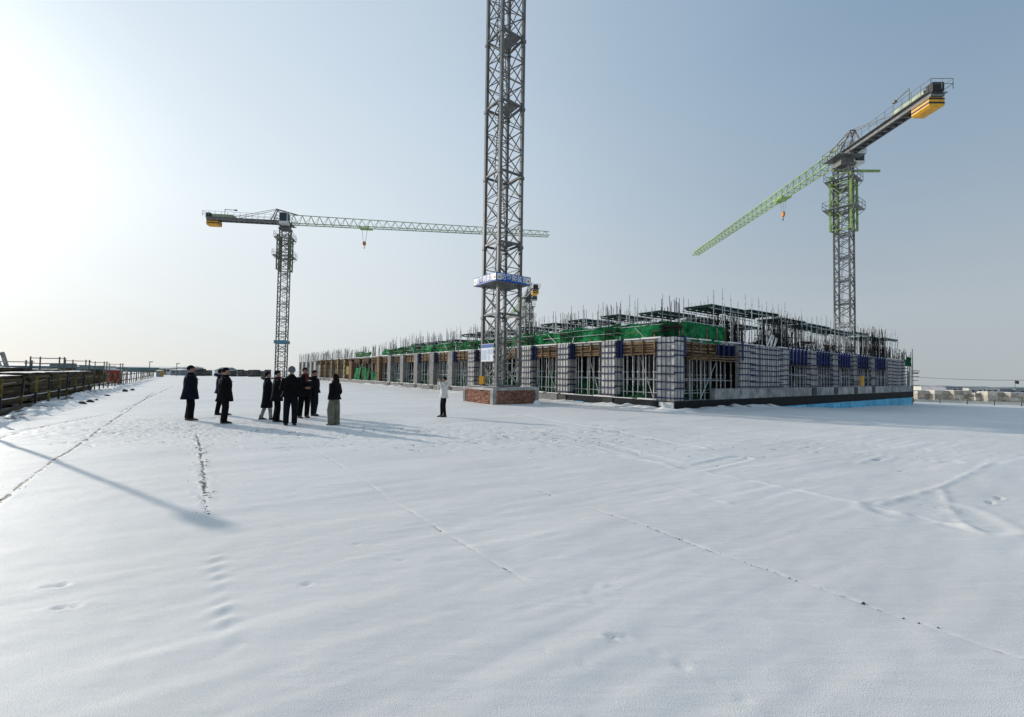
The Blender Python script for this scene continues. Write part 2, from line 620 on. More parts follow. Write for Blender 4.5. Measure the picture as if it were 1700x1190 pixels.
def build_ground():
    bs = axis([(-9, -6, 0.15), (-6, -2, 0.07), (-2, 6, 0.032), (6, 11.5, 0.06), (11.5, 24, 0.14)], -2600, 2600, 1.17, JOINTS)
    as_ = axis([(-12, -6, 0.16), (-6, -4, 0.07), (-4, 5, 0.032), (5, 20, 0.07), (20, 44, 0.16)], -2600, 2600, 1.17)
    A, Bc = np.meshgrid(as_, bs, indexing='ij')
    X = dR.x * Bc + dL.x * A
    Y = dR.y * Bc + dL.y * A
    Z = terrain(X, Y)
    bare = np.zeros_like(Z)
    D = np.sqrt(X * X + Y * Y)
    n1, n2, n3, n4, n5 = [VNoise(k) for k in (11, 12, 13, 14, 15)]
    near = 1 - sstep(40, 90, D)
    # wind ridges: long soft waves that run a little up to the right
    ca, sa = math.cos(R(30)), math.sin(R(30))
    P = X * ca + Y * sa
    Q = -X * sa + Y * ca
    Z += near * (0.028 * n1.fbm(P * 0.28, Q * 1.05, 4) + 0.05 * n2.fbm(X * 0.16, Y * 0.22, 3))
    Z += near * 0.013 * np.abs(n3.fbm(P * 0.6, Q * 3.6, 4)) * sstep(-0.2, 0.3, n4(X * 0.2, Y * 0.3))
    Z += near * 0.004 * n5.fbm(X * 4, Y * 4, 3)
    # construction joints telegraphing through the snow
    fade = {-1.86: (5, 40, 1.0, 3), 0.24: (6.4, 15, 0.9, 1), 2.23: (2.7, 12, 0.52, 0), 4.16: (-3.5, 6, 0.5, 0), 7.42: (-8, 9.5, 0.30, 2)}
    wob = VNoise(31)
    for j in JOINTS:
        a0, a1, amt, kind = fade[j]
        w = sstep(a0 - 0.6, a0 + 0.6, A) * (1 - sstep(a1 - 1.5, a1 + 1.5, A))
        xx = Bc - j - 0.05 * wob(A * 0.7 + j * 9, A * 0 + j) - 0.025 * wob(A * 5 + j * 3, A * 0 + 2.0)
        lump = 0.5 + wob.fbm(A * 4.3 + j, A * 0 + 5 + j, 4)
        if kind == 2:
            Z += w * 0.022 * lump * np.exp(-(xx / 0.05) ** 2)
        else:
            Z -= w * 0.007 * (0.1 + lump) * np.exp(-(xx / 0.018) ** 2)
            Z += w * 0.003 * lump * np.exp(-((xx - 0.07) / 0.05) ** 2)
            br = 0.85 * np.exp(-(xx / (0.016 if kind == 0 else 0.024 if kind == 1 else 0.036)) ** 2)
            bare = np.maximum(bare, w * amt * br * np.clip((0.35 if kind == 3 else -0.1) + (1.1 if kind == 3 else 1.9) * lump, 0, 1.3))
            if kind == 1:       # clods kicked up beside the joint
                cl = sstep(0.2, 0.36, wob.fbm(A * 7, Bc * 13, 2)) * np.exp(-(xx / 0.16) ** 2) * w * sstep(6, 7, A)
                bare = np.maximum(bare, 0.75 * cl)
                Z += 0.015 * cl
                rip = np.exp(-((xx - 0.02) / 0.065) ** 2) * sstep(2.9, 3.2, A) * (1 - sstep(4.7, 5.1, A))
                Z += 0.007 * (0.3 + 1.4 * lump) * rip * np.sin(A * 29 + 3 * wob(A * 2, A * 0))
    # wheel tracks sweeping across from the lower left towards the far road
    def path_dist(pts):
        best = np.full(X.shape, 1e9)
        along = np.zeros(X.shape)
        acc = 0
        for p, q in zip(pts[:-1], pts[1:]):
            dx, dy = q[0] - p[0], q[1] - p[1]
            ln = math.hypot(dx, dy)
            t = np.clip(((X - p[0]) * dx + (Y - p[1]) * dy) / ln ** 2, 0, 1)
            dd = np.hypot(X - p[0] - t * dx, Y - p[1] - t * dy)
            m = dd < best
            best = np.where(m, dd, best)
            along = np.where(m, acc + t * ln, along)
            acc += ln
        return best, along

    def px_path(l):
        return [tuple(gp(*p)[:2]) for p in l]
    for l, w0, dp, br in [([(-60, 745), (60, 712), (150, 694), (205, 683), (250, 660), (292, 640)], 0.07, 0.015, 0.85),
                          ([(-60, 712), (30, 700), (120, 682), (180, 668)], 0.06, 0.012, 0.55)]:
        dd, al = path_dist(px_path(l))
        Z -= dp * np.exp(-(dd / w0) ** 2)
        bare = np.maximum(bare, br * np.exp(-(dd / (w0 * 0.8)) ** 2) * np.clip(0.75 + wob.fbm(al * 1.5, al * 0, 2), 0, 1.2))
    # raised edges and treaded tyre marks at right
    for l, w0, dp in [([(1450, 836), (1560, 805), (1642, 769)], 0.05, 0.035), ([(1560, 808), (1572, 835), (1600, 868), (1630, 880)], 0.05, 0.03),
                      ([(1130, 772), (1160, 745), (1190, 738)], 0.05, 0.02), ([(1420, 768), (1470, 755)], 0.06, 0.03),
                      ([(1060, 797), (1120, 806), (1210, 833)], 0.05, 0.02), ([(1560, 858), (1640, 880), (1720, 893)], 0.09, 0.045)]:
        dd, al = path_dist(px_path(l))
        Z += 0.6 * dp * np.exp(-(dd / w0) ** 2) * (0.6 + wob.fbm(al * 4, al * 0, 2))
    for l, w0, per in [([(1040, 698), (1180, 712), (1400, 735), (1660, 756)], 0.33, 0.22), ([(1000, 706), (1150, 724), (1330, 742), (1560, 764)], 0.33, 0.22),
                       ([(880, 712), (1000, 735), (1150, 776), (1230, 758)], 0.22, 0.17), ([(1500, 846), (1560, 838), (1600, 862)], 0.4, 0.16),
                       ([(870, 690), (1000, 712), (1150, 742)], 0.26, 0.2)]:
        dd, al = path_dist(px_path(l))
        band = 1 - sstep(w0 * 0.7, w0 * 1.1, dd)
        Z -= band * (0.005 + 0.014 * (0.5 + 0.5 * np.sin(al / per * 2 * math.pi + dd * 7)) * (0.5 + wob.fbm(al * 2, dd * 3, 2)))
        Z += 0.008 * np.exp(-((dd - w0 * 1.2) / 0.07) ** 2)
        bare = np.maximum(bare, band * 0.35 * sstep(0.05, 0.35, wob.fbm(al * 1.3, dd * 2, 3)))

    # footprints, many with a dark fleck coloured into the hollow
    def stamp(cx, cy, ang, ln, wd, dp, br=0.0):
        i0 = np.searchsorted(as_, (cx * dL.x + cy * dL.y) - 0.6)
        i1 = np.searchsorted(as_, (cx * dL.x + cy * dL.y) + 0.6)
        j0 = np.searchsorted(bs, (cx * dR.x + cy * dR.y) - 0.6)
        j1 = np.searchsorted(bs, (cx * dR.x + cy * dR.y) + 0.6)
        sx, sy = X[i0:i1, j0:j1] - cx, Y[i0:i1, j0:j1] - cy
        p = sx * math.cos(ang) + sy * math.sin(ang)
        q = -sx * math.sin(ang) + sy * math.cos(ang)
        r = np.sqrt((p / ln) ** 2 + (q / wd) ** 2)
        Z[i0:i1, j0:j1] += dp * (-(1 - sstep(0.6, 1.1, r)) + 0.45 * np.exp(-((r - 1.3) / 0.25) ** 2))
        if br:
            bare[i0:i1, j0:j1] = np.maximum(bare[i0:i1, j0:j1], br * (1 - sstep(0.5, 1.0, r)))
    for _ in range(2200):
        x = NG.uniform(-13.5, 3.5)
        y = NG.normal(12.6, 1.5) + 0.02 * x
        if y < 9.4 or y > 19:
            continue
        stamp(x, y, NG.uniform(-0.7, 0.9), 0.15, 0.045, 0.009, 0.56 if NG.rand() < 0.55 else 0.0)
    for _ in range(260):
        x, y = NG.uniform(-2, 8), NG.normal(11.5, 1.4)
        stamp(x, y, NG.uniform(-0.8, 0.8), 0.14, 0.045, 0.009, 0.56 if NG.rand() < 0.55 else 0.0)
    for px, py, ang in [(112, 968, 0.3), (130, 1003, 0.3)]:
        p = gp(px, py)
        stamp(p.x, p.y, ang, 0.09, 0.032, 0.013)
    for px, py in [(1015, 1052), (1095, 1076), (1135, 1096), (1188, 1118), (1232, 1146), (1282, 1176), (975, 1096), (912, 1073), (980, 1186), (600, 900), (520, 966), (674, 928)]:
        p = gp(px, py)
        stamp(p.x, p.y, NG.uniform(-1.0, -0.3), NG.uniform(.035, .055), NG.uniform(.028, .036), NG.uniform(.004, .010))
    p = gp(1030, 1052)
    stamp(p.x, p.y, 0.1, 0.08, 0.03, 0.010)
    for _ in range(26):         # loose crumbs
        p = gp(NG.uniform(945, 1030), NG.uniform(960, 1000))
        stamp(p.x, p.y, 0, 0.012, 0.012, -0.012)
    for px, py, an in [(1655, 822, 0.7), (1640, 829, 0.7)]:
        p = gp(px, py)
        stamp(p.x, p.y, an, 0.17, 0.03, 0.02, 0.3)
    # banks of shovelled snow: along the fence and round the building
    nb = VNoise(41)
    lumps = 0.5 + nb.fbm(A * 0.9, Bc * 1.3, 4)
    wf = np.exp(-((Bc + 4.55) / 0.55) ** 2) * sstep(17, 19, A) * (1 - sstep(70, 90, A))
    Z += wf * (0.10 + 0.40 * np.clip(lumps - 0.35, 0, 1))
    bare = np.maximum(bare, 0.85 * wf * sstep(0.0, 0.25, nb.fbm(A * 2.1, Bc * 2.6, 3)))
    yard = (1 - sstep(-5.3, -4.9, Bc)) * sstep(14, 20, A) * (1 - sstep(60, 80, A))
    bare = np.maximum(bare, yard * 0.55 * sstep(-0.1, 0.3, nb.fbm(A * 0.8, Bc * 0.8, 3)))
    cu, cv = Bc - 18.93, A - 12.72
    wl = np.exp(-((cu + 0.45) / 0.5) ** 2) * sstep(-1.2, -0.2, cv) * (1 - sstep(88, 92, cv))
    wr = np.exp(-((cv + 0.5) / 0.55) ** 2) * sstep(-0.9, 0.2, cu) * (1 - sstep(39, 43, cu))
    wr = wr * (1 - 0.75 * sstep(8, 10.5, cu))
    bank = np.maximum(wl, wr)
    Z += bank * (0.04 + 0.30 * np.clip(lumps - 0.3, 0, 1))
    bare = np.maximum(bare, 0.72 * bank * sstep(0.2, 0.42, nb.fbm(A * 1.7, Bc * 1.9, 3)))
    me = bpy.data.meshes.new('snow_field')
    na, nbn = A.shape
    co = np.stack([X, Y, Z], -1).reshape(-1, 3).astype(np.float32)
    idx = np.arange(na * nbn).reshape(na, nbn)
    quads = np.stack([idx[:-1, :-1], idx[:-1, 1:], idx[1:, 1:], idx[1:, :-1]], -1).reshape(-1, 4)[:, ::-1]
    me.vertices.add(len(co))
    me.vertices.foreach_set('co', co.ravel())
    nq = len(quads)
    me.loops.add(nq * 4)
    me.loops.foreach_set('vertex_index', quads.ravel().astype(np.int32))
    me.polygons.add(nq)
    me.polygons.foreach_set('loop_start', np.arange(0, nq * 4, 4, dtype=np.int32))
    me.polygons.foreach_set('use_smooth', np.ones(nq, dtype=bool))
    at_ = me.attributes.new('bare', 'FLOAT', 'POINT')
    at_.data.foreach_set('value', bare.ravel().astype(np.float32))
    me.materials.append(M['snow'])
    me.update(calc_edges=True)
    me.validate()
    o = put('ground', me)
    if me.polygons[0].normal.z < 0:
        me.flip_normals()
    o['kind'] = 'structure'
    o['label'] = 'wide snow covered ground with faint joints and footprints'
    return as_, bs, Z


_ga, _gb, _gz = build_ground()


def snow_z(x, y):
    i = int(np.clip(np.searchsorted(_ga, x * dL.x + y * dL.y), 0, len(_ga) - 1))
    j = int(np.clip(np.searchsorted(_gb, x * dR.x + y * dR.y), 0, len(_gb) - 1))
    return float(_gz[i, j])


def crumbs(name, label, pts, m_, smin, smax):
    b = MB()
    for x, y in pts:
        r_ = rnd.uniform(smin, smax) * (1 + 0.5 * (rnd.random() < 0.1))
        z = snow_z(x, y)
        e_ = [rnd.uniform(.6, 1.3) * r_ for _ in range(6)]
        v_ = [(x + e_[0], y, z), (x - e_[1], y, z), (x, y + e_[2], z), (x, y - e_[3], z), (x + e_[4] * .2, y, z + e_[4] * .8), (x, y, z - e_[5] * .5)]
        b._add(v_, [(0, 2, 4), (2, 1, 4), (1, 3, 4), (3, 0, 4), (2, 0, 5), (1, 2, 5), (3, 1, 5), (0, 3, 5)])
    o = b.build(name, m_)
    o['kind'] = 'stuff'
    o['label'] = label

_pts = []
for _ in range(420):
    j_ = rnd.choice([0.24, 0.24, 0.24, -1.86, -1.86, -1.86, -1.86, 4.16])
    a_ = rnd.uniform(6.3, 13) if j_ == 0.24 else rnd.uniform(6, 26) if j_ < 0 else rnd.uniform(-3, 5)
    o_ = rnd.gauss(0, .03 if j_ != 4.16 else .012) - (rnd.random() < .08) * rnd.uniform(0, .25)
    _pts.append((dR.x * (j_ + o_) + dL.x * a_, dR.y * (j_ + o_) + dL.y * a_))
for _ in range(160):
    p_ = gp(rnd.uniform(850, 1650), rnd.uniform(695, 760))
    _pts.append((p_.x, p_.y))
for _ in range(260):
    p_ = Vector((rnd.uniform(-13, 2), rnd.uniform(9.8, 15), 0))
    _pts.append((p_.x, p_.y))
crumbs('soil_debris', 'dark crumbs of frozen soil along the joints and tracks', _pts, M['stone'], 0.004, 0.012)

# ------------------------------------------------------------------ the unfinished building
Z0, ZT = 0.46, 3.59
BAY, CW, CD = 3.72, 1.0, 0.8
NB_L, NB_R = 24, 11
LEN_L, LEN_R = 90.0, 41.0
bld = thing('unfinished_building', 'long low concrete frame building under construction with formwork and rebar', 'building', CORNER, ROT)


def part(mb, name, m, parent=bld, loc=None, smooth=False):
    return mb.build(name, m, parent, loc, smooth)


part(MB().box(0.02, LEN_R, 0.02, LEN_L, -1.3, Z0), 'base_slab', M['concrete'])
part(MB().box(-0.012, 0.02, 8.4, LEN_L, -0.3, Z0 - 0.02), 'edge_beam', M['concrete'])
part(MB().box(-0.03, 0.02, -0.03, 8.4, -0.3, Z0 - 0.03), 'waterproof_band', M['membrane'])
part(MB().box(0.02, LEN_R, -0.03, 0.02, -0.10, Z0 - 0.005), 'waterproof_band', M['membrane'])
snow_strip = MB()
for k in range(60):
    v = 1 + k * 1.45
    snow_strip.box(-0.05 - rnd.random() * 0.04, 0.2, v, v + 1.0 + rnd.random() * 0.5, Z0 + 0.002, Z0 + 0.03 + rnd.random() * 0.05)
o = part(snow_strip, 'snow_ledge', M['snow_cap'])
o['kind'] = 'stuff'
# roof slab of the storey, with a thin bright edge of snow and plastic sheet
part(MB().box(0.25, LEN_R - 0.1, 0.25, LEN_L - 12, ZT - 0.17, ZT - 0.02), 'floor_slab', M['concrete'])
sn = MB()
for k in range(58):
    v = 0.9 + k * 1.3
    sn.box(0.16, 0.62 + rnd.random() * 0.3, v, v + 1.0 + rnd.random() * 0.28, ZT - 0.018, ZT + 0.02 + rnd.random() * 0.05)
for k in range(26):
    u = 0.9 + k * 1.5
    sn.box(u, u + 1.1 + rnd.random() * 0.3, 0.2, 0.6 + rnd.random() * 0.3, ZT - 0.018, ZT + 0.015 + rnd.random() * 0.05)
o = part(sn, 'snow_ledge', M['snow_cap'])
o['kind'] = 'stuff'
# inner walls placed behind the props to give a dark background
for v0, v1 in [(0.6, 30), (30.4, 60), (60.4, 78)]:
    part(MB().box(8.6, 8.85, v0, v1, Z0, ZT - 0.18), 'inner_backing_wall', M['ply'])
part(MB().box(9, LEN_R - 1, 7.6, 7.85, Z0, ZT - 0.18), 'inner_backing_wall', M['ply'])
part(MB().box(28.6, 33.2, 2.7, 2.9, Z0, ZT - 0.18), 'inner_backing_wall', M['ply'])  # closing wall added to darken a bright gap in this bay
part(MB().box(38.0, 38.2, 0.4, 7.5, Z0, ZT - 0.18), 'inner_backing_wall', M['ply'])
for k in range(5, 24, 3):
    part(MB().box(4.2, 8.6, k * BAY + 0.3, k * BAY + 0.45, Z0, ZT - 0.18), 'inner_backing_wall', M['ply'])
ip = MB()
for a in range(5):
    for b in range(62):
        u, v = 3.0 + a * 1.15 + rnd.uniform(-.1, .1), 1.2 + b * 1.22 + rnd.uniform(-.15, .15)
        ip.box(u - .025, u + .025, v - .025, v + .025, Z0, ZT - 0.2)
for a in range(4):
    for b in range(24):
        u, v = 8.2 + b * 1.3 + rnd.uniform(-.15, .15), 3.0 + a * 1.15 + rnd.uniform(-.1, .1)
        ip.box(u - .025, u + .025, v - .025, v + .025, Z0, ZT - 0.2)
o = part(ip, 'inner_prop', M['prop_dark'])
o['kind'] = 'stuff'


def panel_mesh(w, h):
    def mk():
        b = MB()
        b.box(-0.03, 0.0, 0.006, w - 0.006, 0.004, h - 0.004)
        b.cur = 1
        b.box(-0.052, -0.03, 0.004, 0.022, 0.004, h - 0.004)
        b.box(-0.052, -0.03, w - 0.022, w - 0.004, 0.004, h - 0.004)
        return b.mesh('formwork_panel', [M['alu'], M['alu_rib']])
    return shared(('panel', round(w, 3), round(h, 3)), mk)


def bar_mesh(key, L, w, h, m):
    return shared((key, round(L, 3), w, h), lambda: MB().box(-h, 0, 0, L, -w / 2, w / 2).mesh(key, m))


def rebar_mesh(h):
    return shared(('rebar', round(h, 1)), lambda: MB().tube([(0, 0, 0), (0.01, 0.0, h * 0.5), (0, 0.015, h)], 0.014, 5).mesh('rebar', M['rebar']))


def add_rebar(col, cx0, cx1, cy0, cy1, z, hmin, hmax, n, single=True):
    pts = []
    for k in range(n):
        t = k / n * 4
        s, f = int(t), t - int(t)
        p = [(cx0 + f * (cx1 - cx0), cy0), (cx1, cy0 + f * (cy1 - cy0)), (cx1 - f * (cx1 - cx0), cy1), (cx0, cy1 - f * (cy1 - cy0))][s]
        pts.append(p)
    if single:
        for p in pts:
            o = put('rebar', rebar_mesh(round(rnd.uniform(hmin, hmax) * 5) / 5), col, (p[0] + rnd.uniform(-.03, .03), p[1] + rnd.uniform(-.03, .03), z))
            o.rotation_euler = (rnd.uniform(-.03, .03), rnd.uniform(-.03, .03), 0)
    else:
        b = MB()
        for p in pts:
            h = rnd.uniform(hmin, hmax)
            b.tube([(p[0], p[1], z), (p[0] + rnd.uniform(-.06, .06), p[1] + rnd.uniform(-.06, .06), z + h)], 0.014, 4)
        o = b.build('rebar', M['rebar'], col)
        o['kind'] = 'stuff'


def stirrups(col, x0, x1, y0, y1, z, n=9):
    b = MB()
    for k in range(n):
        e = rnd.uniform(-.06, .05)
        zz = z + rnd.uniform(0, 0.42)
        t = [rnd.uniform(-.05, .05) for _ in range(4)]
        c = [(x0 - e, y0 - e, zz + t[0]), (x1 + e, y0 - e, zz + t[1]), (x1 + e, y1 + e, zz + t[2]), (x0 - e, y1 + e, zz + t[3])]
        for i in range(4):
            b.bar(c[i], c[(i + 1) % 4], 0.02)
    o = b.build('stirrup_bundle', M['rebar'], col)
    o['kind'] = 'stuff'


def form_column(u, v, near):
    """square column still wrapped in bright aluminium formwork with blue clamps; outward faces -u and -v"""
    c = part(MB().box(u + 0.06, u + CD, v + 0.06, v + CW, Z0, ZT), 'column', M['concrete_pale'])
    hm, hc = 2.72, 0.39
    for z, h in ((Z0 + 0.01, hm), (Z0 + 0.02 + hm, hc)):
        for k in range(4):
            put('formwork_panel', panel_mesh(CW / 4, h), c, (u + 0.058, v + k * CW / 4, z))
        for k in range(3):
            o = put('formwork_panel', panel_mesh(CD / 3, h), c, (u + 0.002 + (k + 1) * CD / 3, v + 0.058, z))
            o.rotation_euler = (0, 0, math.pi / 2)
    for k in range(8):
        z = Z0 + 0.16 + k * 0.385
        if k == 5:
            z += 0.08
        o = put('waler', bar_mesh('waler', CW + 0.18, 0.055, 0.05, M['blue']), c, (u + 0.002, v - 0.06, z))
        o.rotation_euler = (rnd.uniform(-.012, .012), 0, 0)
        o = put('waler', bar_mesh('waler', CD + 0.16, 0.055, 0.05, M['blue']), c, (u + CD + 0.1, v + 0.002, z + 0.07 * (1 if k % 2 else -0.4)))
        o.rotation_euler = (0, rnd.uniform(-.012, .012), math.pi / 2)
    z = Z0
    MB().box(u - 0.07, u + 0.02, v + 0.1, v + 0.8, Z0 - 0.34, Z0 - 0.04).build('column_base', M['black'], c)
    add_rebar(c, u + 0.15, u + CD - 0.1, v + 0.12, v + CW - 0.1, ZT - 0.05, 1.5, 2.15, 14 if near else 10, near)
    stirrups(c, u + 0.13, u + CD - 0.08, v + 0.1, v + CW - 0.08, ZT + 0.22)
    return c


def bare_column(u, v):
    c = part(MB().box(u, u + CD, v, v + 0.85, Z0, ZT), 'column', M['concrete'])
    ring = MB()
    for z in (Z0 + 1.0, Z0 + 2.05):
        ring.box(u - 0.004, u + 0.1, v - 0.004, v + 0.854, z, z + 0.012)
    ring.build('pour_joint', M['concrete_dark'], c)
    MB().box(u - 0.08, u + 0.02, v + 0.1, v + 0.7, Z0 - 0.34, Z0 - 0.04).build('column_base', M['black'], c)
    add_rebar(c, u + 0.1, u + CD - 0.1, v + 0.1, v + 0.75, ZT - 0.05, 1.4, 1.95, 12, False)
    stirrups(c, u + 0.1, u + CD - 0.1, v + 0.1, v + 0.75, ZT + 0.25, 6)
    return c


def wood_column(u, v, w, m, yokes, h=ZT):
    c = part(MB().box(u + 0.05, u + w, v + 0.05, v + w, Z0, h - 0.1), 'column', M['ply'])
    nb = 3
    for k in range(nb):
        put('formwork_board', shared(('fb', w, m.name, h), lambda: MB().box(-0.05, 0, 0.006, w / nb - 0.006, 0, h - Z0 - 0.12).mesh('formwork_board', m)), c, (u + 0.048, v + k * w / nb, Z0 + 0.01))
        o = put('formwork_board', shared(('fb', w, m.name, h), None), c, (u + (k + 1) * w / nb, v + 0.048, Z0 + 0.01))
        o.rotation_euler = (0, 0, math.pi / 2)
    for k in range(yokes):
        z = Z0 + 0.25 + k * (h - Z0 - 0.4) / max(1, yokes - 1)
        for rz, l in ((0, (u - 0.004, v - 0.08, z)), (math.pi / 2, (u + w + 0.08, v - 0.004, z + 0.06))):
            o = put('yoke', bar_mesh('yoke', w + 0.16, 0.09, 0.05, M['wood_red']), c, l)
            o.rotation_euler = (0, 0, rz)
    add_rebar(c, u + 0.1, u + w - 0.08, v + 0.1, v + w - 0.08, h - 0.12, 1.3, 1.8, 10, False)
    return c


LEFT_KIND = {}
for k in range(NB_L + 1):
    v = k * BAY
    if k <= 5:
        form_column(0, v, k <= 3)
    elif k <= 10:
        bare_column(0.0, v)
    elif k == 11:
        wood_column(0.0, v, 0.85, M['wood_red'], 8)
    elif k in (12, 13):
        wood_column(0.4, v, 0.5, M['wood_red'], 4)
    elif k == 14:
        wood_column(-0.1, v, 1.1, M['wood_red'], 0, 3.2)
    elif k <= 19:
        wood_column(0, v, 0.55, M['wood_yellow'], 5)
    else:
        c = part(MB().box(0, 0.45, v, v + 0.45, Z0, ZT - 0.2), 'column', M['concrete_pale'])
        add_rebar(c, 0.05, 0.4, v + 0.05, v + 0.4, ZT - 0.25, 1.5, 1.9, 8, False)
# far end: slim pale strips standing between pipes
for k in range(12):
    v = 73.5 + k * 1.4
    part(MB().box(0.3, 0.36, v, v + 0.85, Z0 + 0.3, ZT - 0.5), 'wall_panel', M['concrete'] if k % 2 else M['concrete_pale'])
part(MB().box(0.0, 0.4, 73, LEN_L, ZT - 0.35, ZT - 0.2), 'edge_beam', M['concrete_dark'])

# beam forms of rough timber along the long side
for k in range(NB_L - 4):
    v0, v1 = k * BAY + CW + 0.03, (k + 1) * BAY - 0.03
    bf = part(MB().box(0.32, 0.5, v0, v1, 2.78, ZT - 0.02), 'beam_form', M['ply'])
    L = v1 - v0
    nl = 6 if k < 9 else 4
    for j in range(nl):
        z = 2.82 + j * 0.125 * (6 / nl)
        o = put('batten', bar_mesh('batten', round(L * 0.98, 1), 0.075, 0.05, M['wood']), bf, (0.312 + rnd.uniform(-.03, 0), v0 + rnd.uniform(-.02, 0.05), z))
        o.rotation_euler = (rnd.uniform(-.02, .02), 0, rnd.uniform(-.008, .008))
    for j in range(4):
        v = v0 + 0.25 + j * (L - 0.5) / 3
        MB().box(0.19, 0.25, v, v + 0.05, 2.68, ZT + 0.02 + rnd.uniform(0, .25)).build('stud', M['wood'], bf)
    if k < 8:
        for j, v in enumerate((v1 - 0.03, v1 - 0.2)):
            MB().box(0.1 + 0.06 * j, 0.3, v - 0.13, v, 2.62, ZT + 0.03).build('clamp', M['blue'], bf)
# timber tray in the first bay of the short side
bf = part(MB().box(1.0, 6.1, 0.42, 0.6, 2.75, ZT - 0.02), 'beam_form', M['ply'])
for j in range(6):
    o = put('batten', shared('batten_u', lambda: MB().box(0, 3.4, -0.05, 0, -0.04, 0.04).mesh('batten', M['wood'])), bf, (1.05 + rnd.uniform(0, .1), 0.41 + rnd.uniform(-.04, 0), 2.84 + j * 0.13))
    o.rotation_euler = (0, rnd.uniform(-.015, .015), rnd.uniform(-.01, .01))
for j in range(5):
    MB().box(1.2 + j * 0.75, 1.26 + j * 0.75, 0.27, 0.34, 2.7, ZT + 0.1 + rnd.uniform(0, .4)).build('stud', M['wood'], bf)
for j in range(7):
    o = put('plank', shared('plank_u', lambda: MB().box(0, 4.4, -0.3, 0, 0, 0.035).mesh('plank', M['wood'])), bf, (0.95 + rnd.uniform(0, .5), 0.26 - 0.05 * (j % 3), 2.52 + j * 0.036))
    o.rotation_euler = (0, rnd.uniform(-.01, .01), rnd.uniform(-.04, .04))
for j in range(2):
    MB().box(0.82 + j * 0.14, 0.93 + j * 0.14, 0.06, 0.42, 2.62, ZT + 0.1).build('clamp', M['blue_bright'], bf)
for j in range(4):
    MB().box(4.3 + j * 0.55, 4.41 + j * 0.55, 0.22, 0.4, 2.55, ZT - 0.1).build('clamp', M['blue_bright'], bf)

# upstand, insulation and membrane of the short side
edges = [3.6, 6.2, 9.4, 12.6, 16.0, 20.0, 24.2, 28.4, 32.6, 36.8, LEN_R]
for a, b in zip(edges[:-1], edges[1:]):
    part(MB().box(a + 0.004, b - 0.004, 0.0, 0.3, Z0 + 0.002, 1.04), 'upstand', M['concrete_pale'])
ins = shared('ins', lambda: MB().box(0, 1.19, -0.05, 0, -1.5, 0).mesh('insulation_board', M['cyan']))
for k in range(30):
    u = 5.2 + k * 1.2
    if u + 1.2 < LEN_R:
        o = put('insulation_board', ins, bld, (u, -0.034 + rnd.uniform(-.01, 0.0), -0.104 + rnd.uniform(-.02, .0)))
for k in range(5):
    MB().box(-0.09, -0.035, 1.2 + k * 1.2, 2.38 + k * 1.2, -0.3, 0.08 + rnd.uniform(-.04, .05)).build('insulation_board', M['cyan'], bld)
part(MB().box(-0.1, -0.033, 0.0, 0.5, 0.12, 0.4), 'foam_block', M['foam'])
part(MB().box(-0.1, -0.033, 0.54, 0.8, 0.2, 0.4), 'foam_block', M['foam'])

# big wall form on the short side
U0, U1 = 6.25, 12.5
wf = part(MB().box(U0, U1, 0.06, 0.3, 1.045, ZT - 0.03), 'wall_form', M['concrete_pale'])
n = 21
for k in range(n):
    o = put('formwork_panel', panel_mesh((U1 - U0) / n, 2.5), wf, (U0 + (k + 1) * (U1 - U0) / n, 0.058, 1.05))
    o.rotation_euler = (0, 0, math.pi / 2)
for k in range(8):
    z = 1.15 + k * 0.33
    for a, b, dz in ((U0 - 0.25, U0 + 1.6, 0.0), (U0 + 1.2, U1 - 1.0, -0.05), (U1 - 1.4, U1 + 0.2, 0.03)):
        o = MB().box(a, b, -0.07 if dz else -0.11, -0.02, z + dz - 0.03, z + dz + 0.03).build('waler', M['blue'], wf)
        o.rotation_euler = (0, rnd.uniform(-.006, .006), 0)
for u in (U0 - 0.1, U0 + 0.02):
    MB().box(u, u + 0.07, -0.15, -0.115, 2.6, ZT + 0.05).build('clamp', M['blue_bright'], wf)
for u in (8.2, 10.3):
    MB().box(u, u + 0.05, -0.13, -0.115, 1.1, ZT).build('clamp', M['blue'], wf)
# an inner block of formwork standing higher behind it
ib = part(MB().box(5.6, 8.6, 1.8, 3.0, ZT - 0.02, ZT + 0.55), 'wall_form', M['alu'])
for k in range(6):
    o = put('formwork_panel', panel_mesh(0.5, 0.55), ib, (6.1 + k * 0.5, 1.798, ZT - 0.01))
    o.rotation_euler = (0, 0, math.pi / 2)

R_COLS = [15.9, 19.9, 24.1, 28.4]
for u in R_COLS:
    c = part(MB().box(u, u + 0.95, 0.06, 0.8, 1.045, ZT), 'column', M['concrete_pale'])
    for k in range(4):
        o = put('formwork_panel', panel_mesh(0.95 / 4, 2.5), c, (u + (k + 1) * 0.95 / 4, 0.058, 1.05))
        o.rotation_euler = (0, 0, math.pi / 2)
    for k in range(3):
        put('formwork_panel', panel_mesh(0.74 / 3, 2.5), c, (u - 0.002, 0.06 + k * 0.74 / 3, 1.05))
    for k in range(7):
        o = MB().box(u - 0.25, u + 1.1, -0.08, -0.02, 1.18 + k * 0.36, 1.25 + k * 0.36).build('waler', M['blue'], c)
        o.rotation_euler = (0, rnd.uniform(-.006, .006), 0)
        MB().box(u - 0.12, u - 0.055, -0.02, 0.85, 1.2 + k * 0.36, 1.26 + k * 0.36).build('waler', M['blue'], c)
    MB().box(u + 0.1, u + 0.8, -0.05, -0.01, 0.5, 1.0).build('column_base', M['black'], c)
    add_rebar(c, u + 0.1, u + 0.85, 0.15, 0.7, ZT - 0.05, 0.9, 1.5, 12, False)
    stirrups(c, u + 0.1, u + 0.85, 0.15, 0.7, ZT + 0.2, 12)
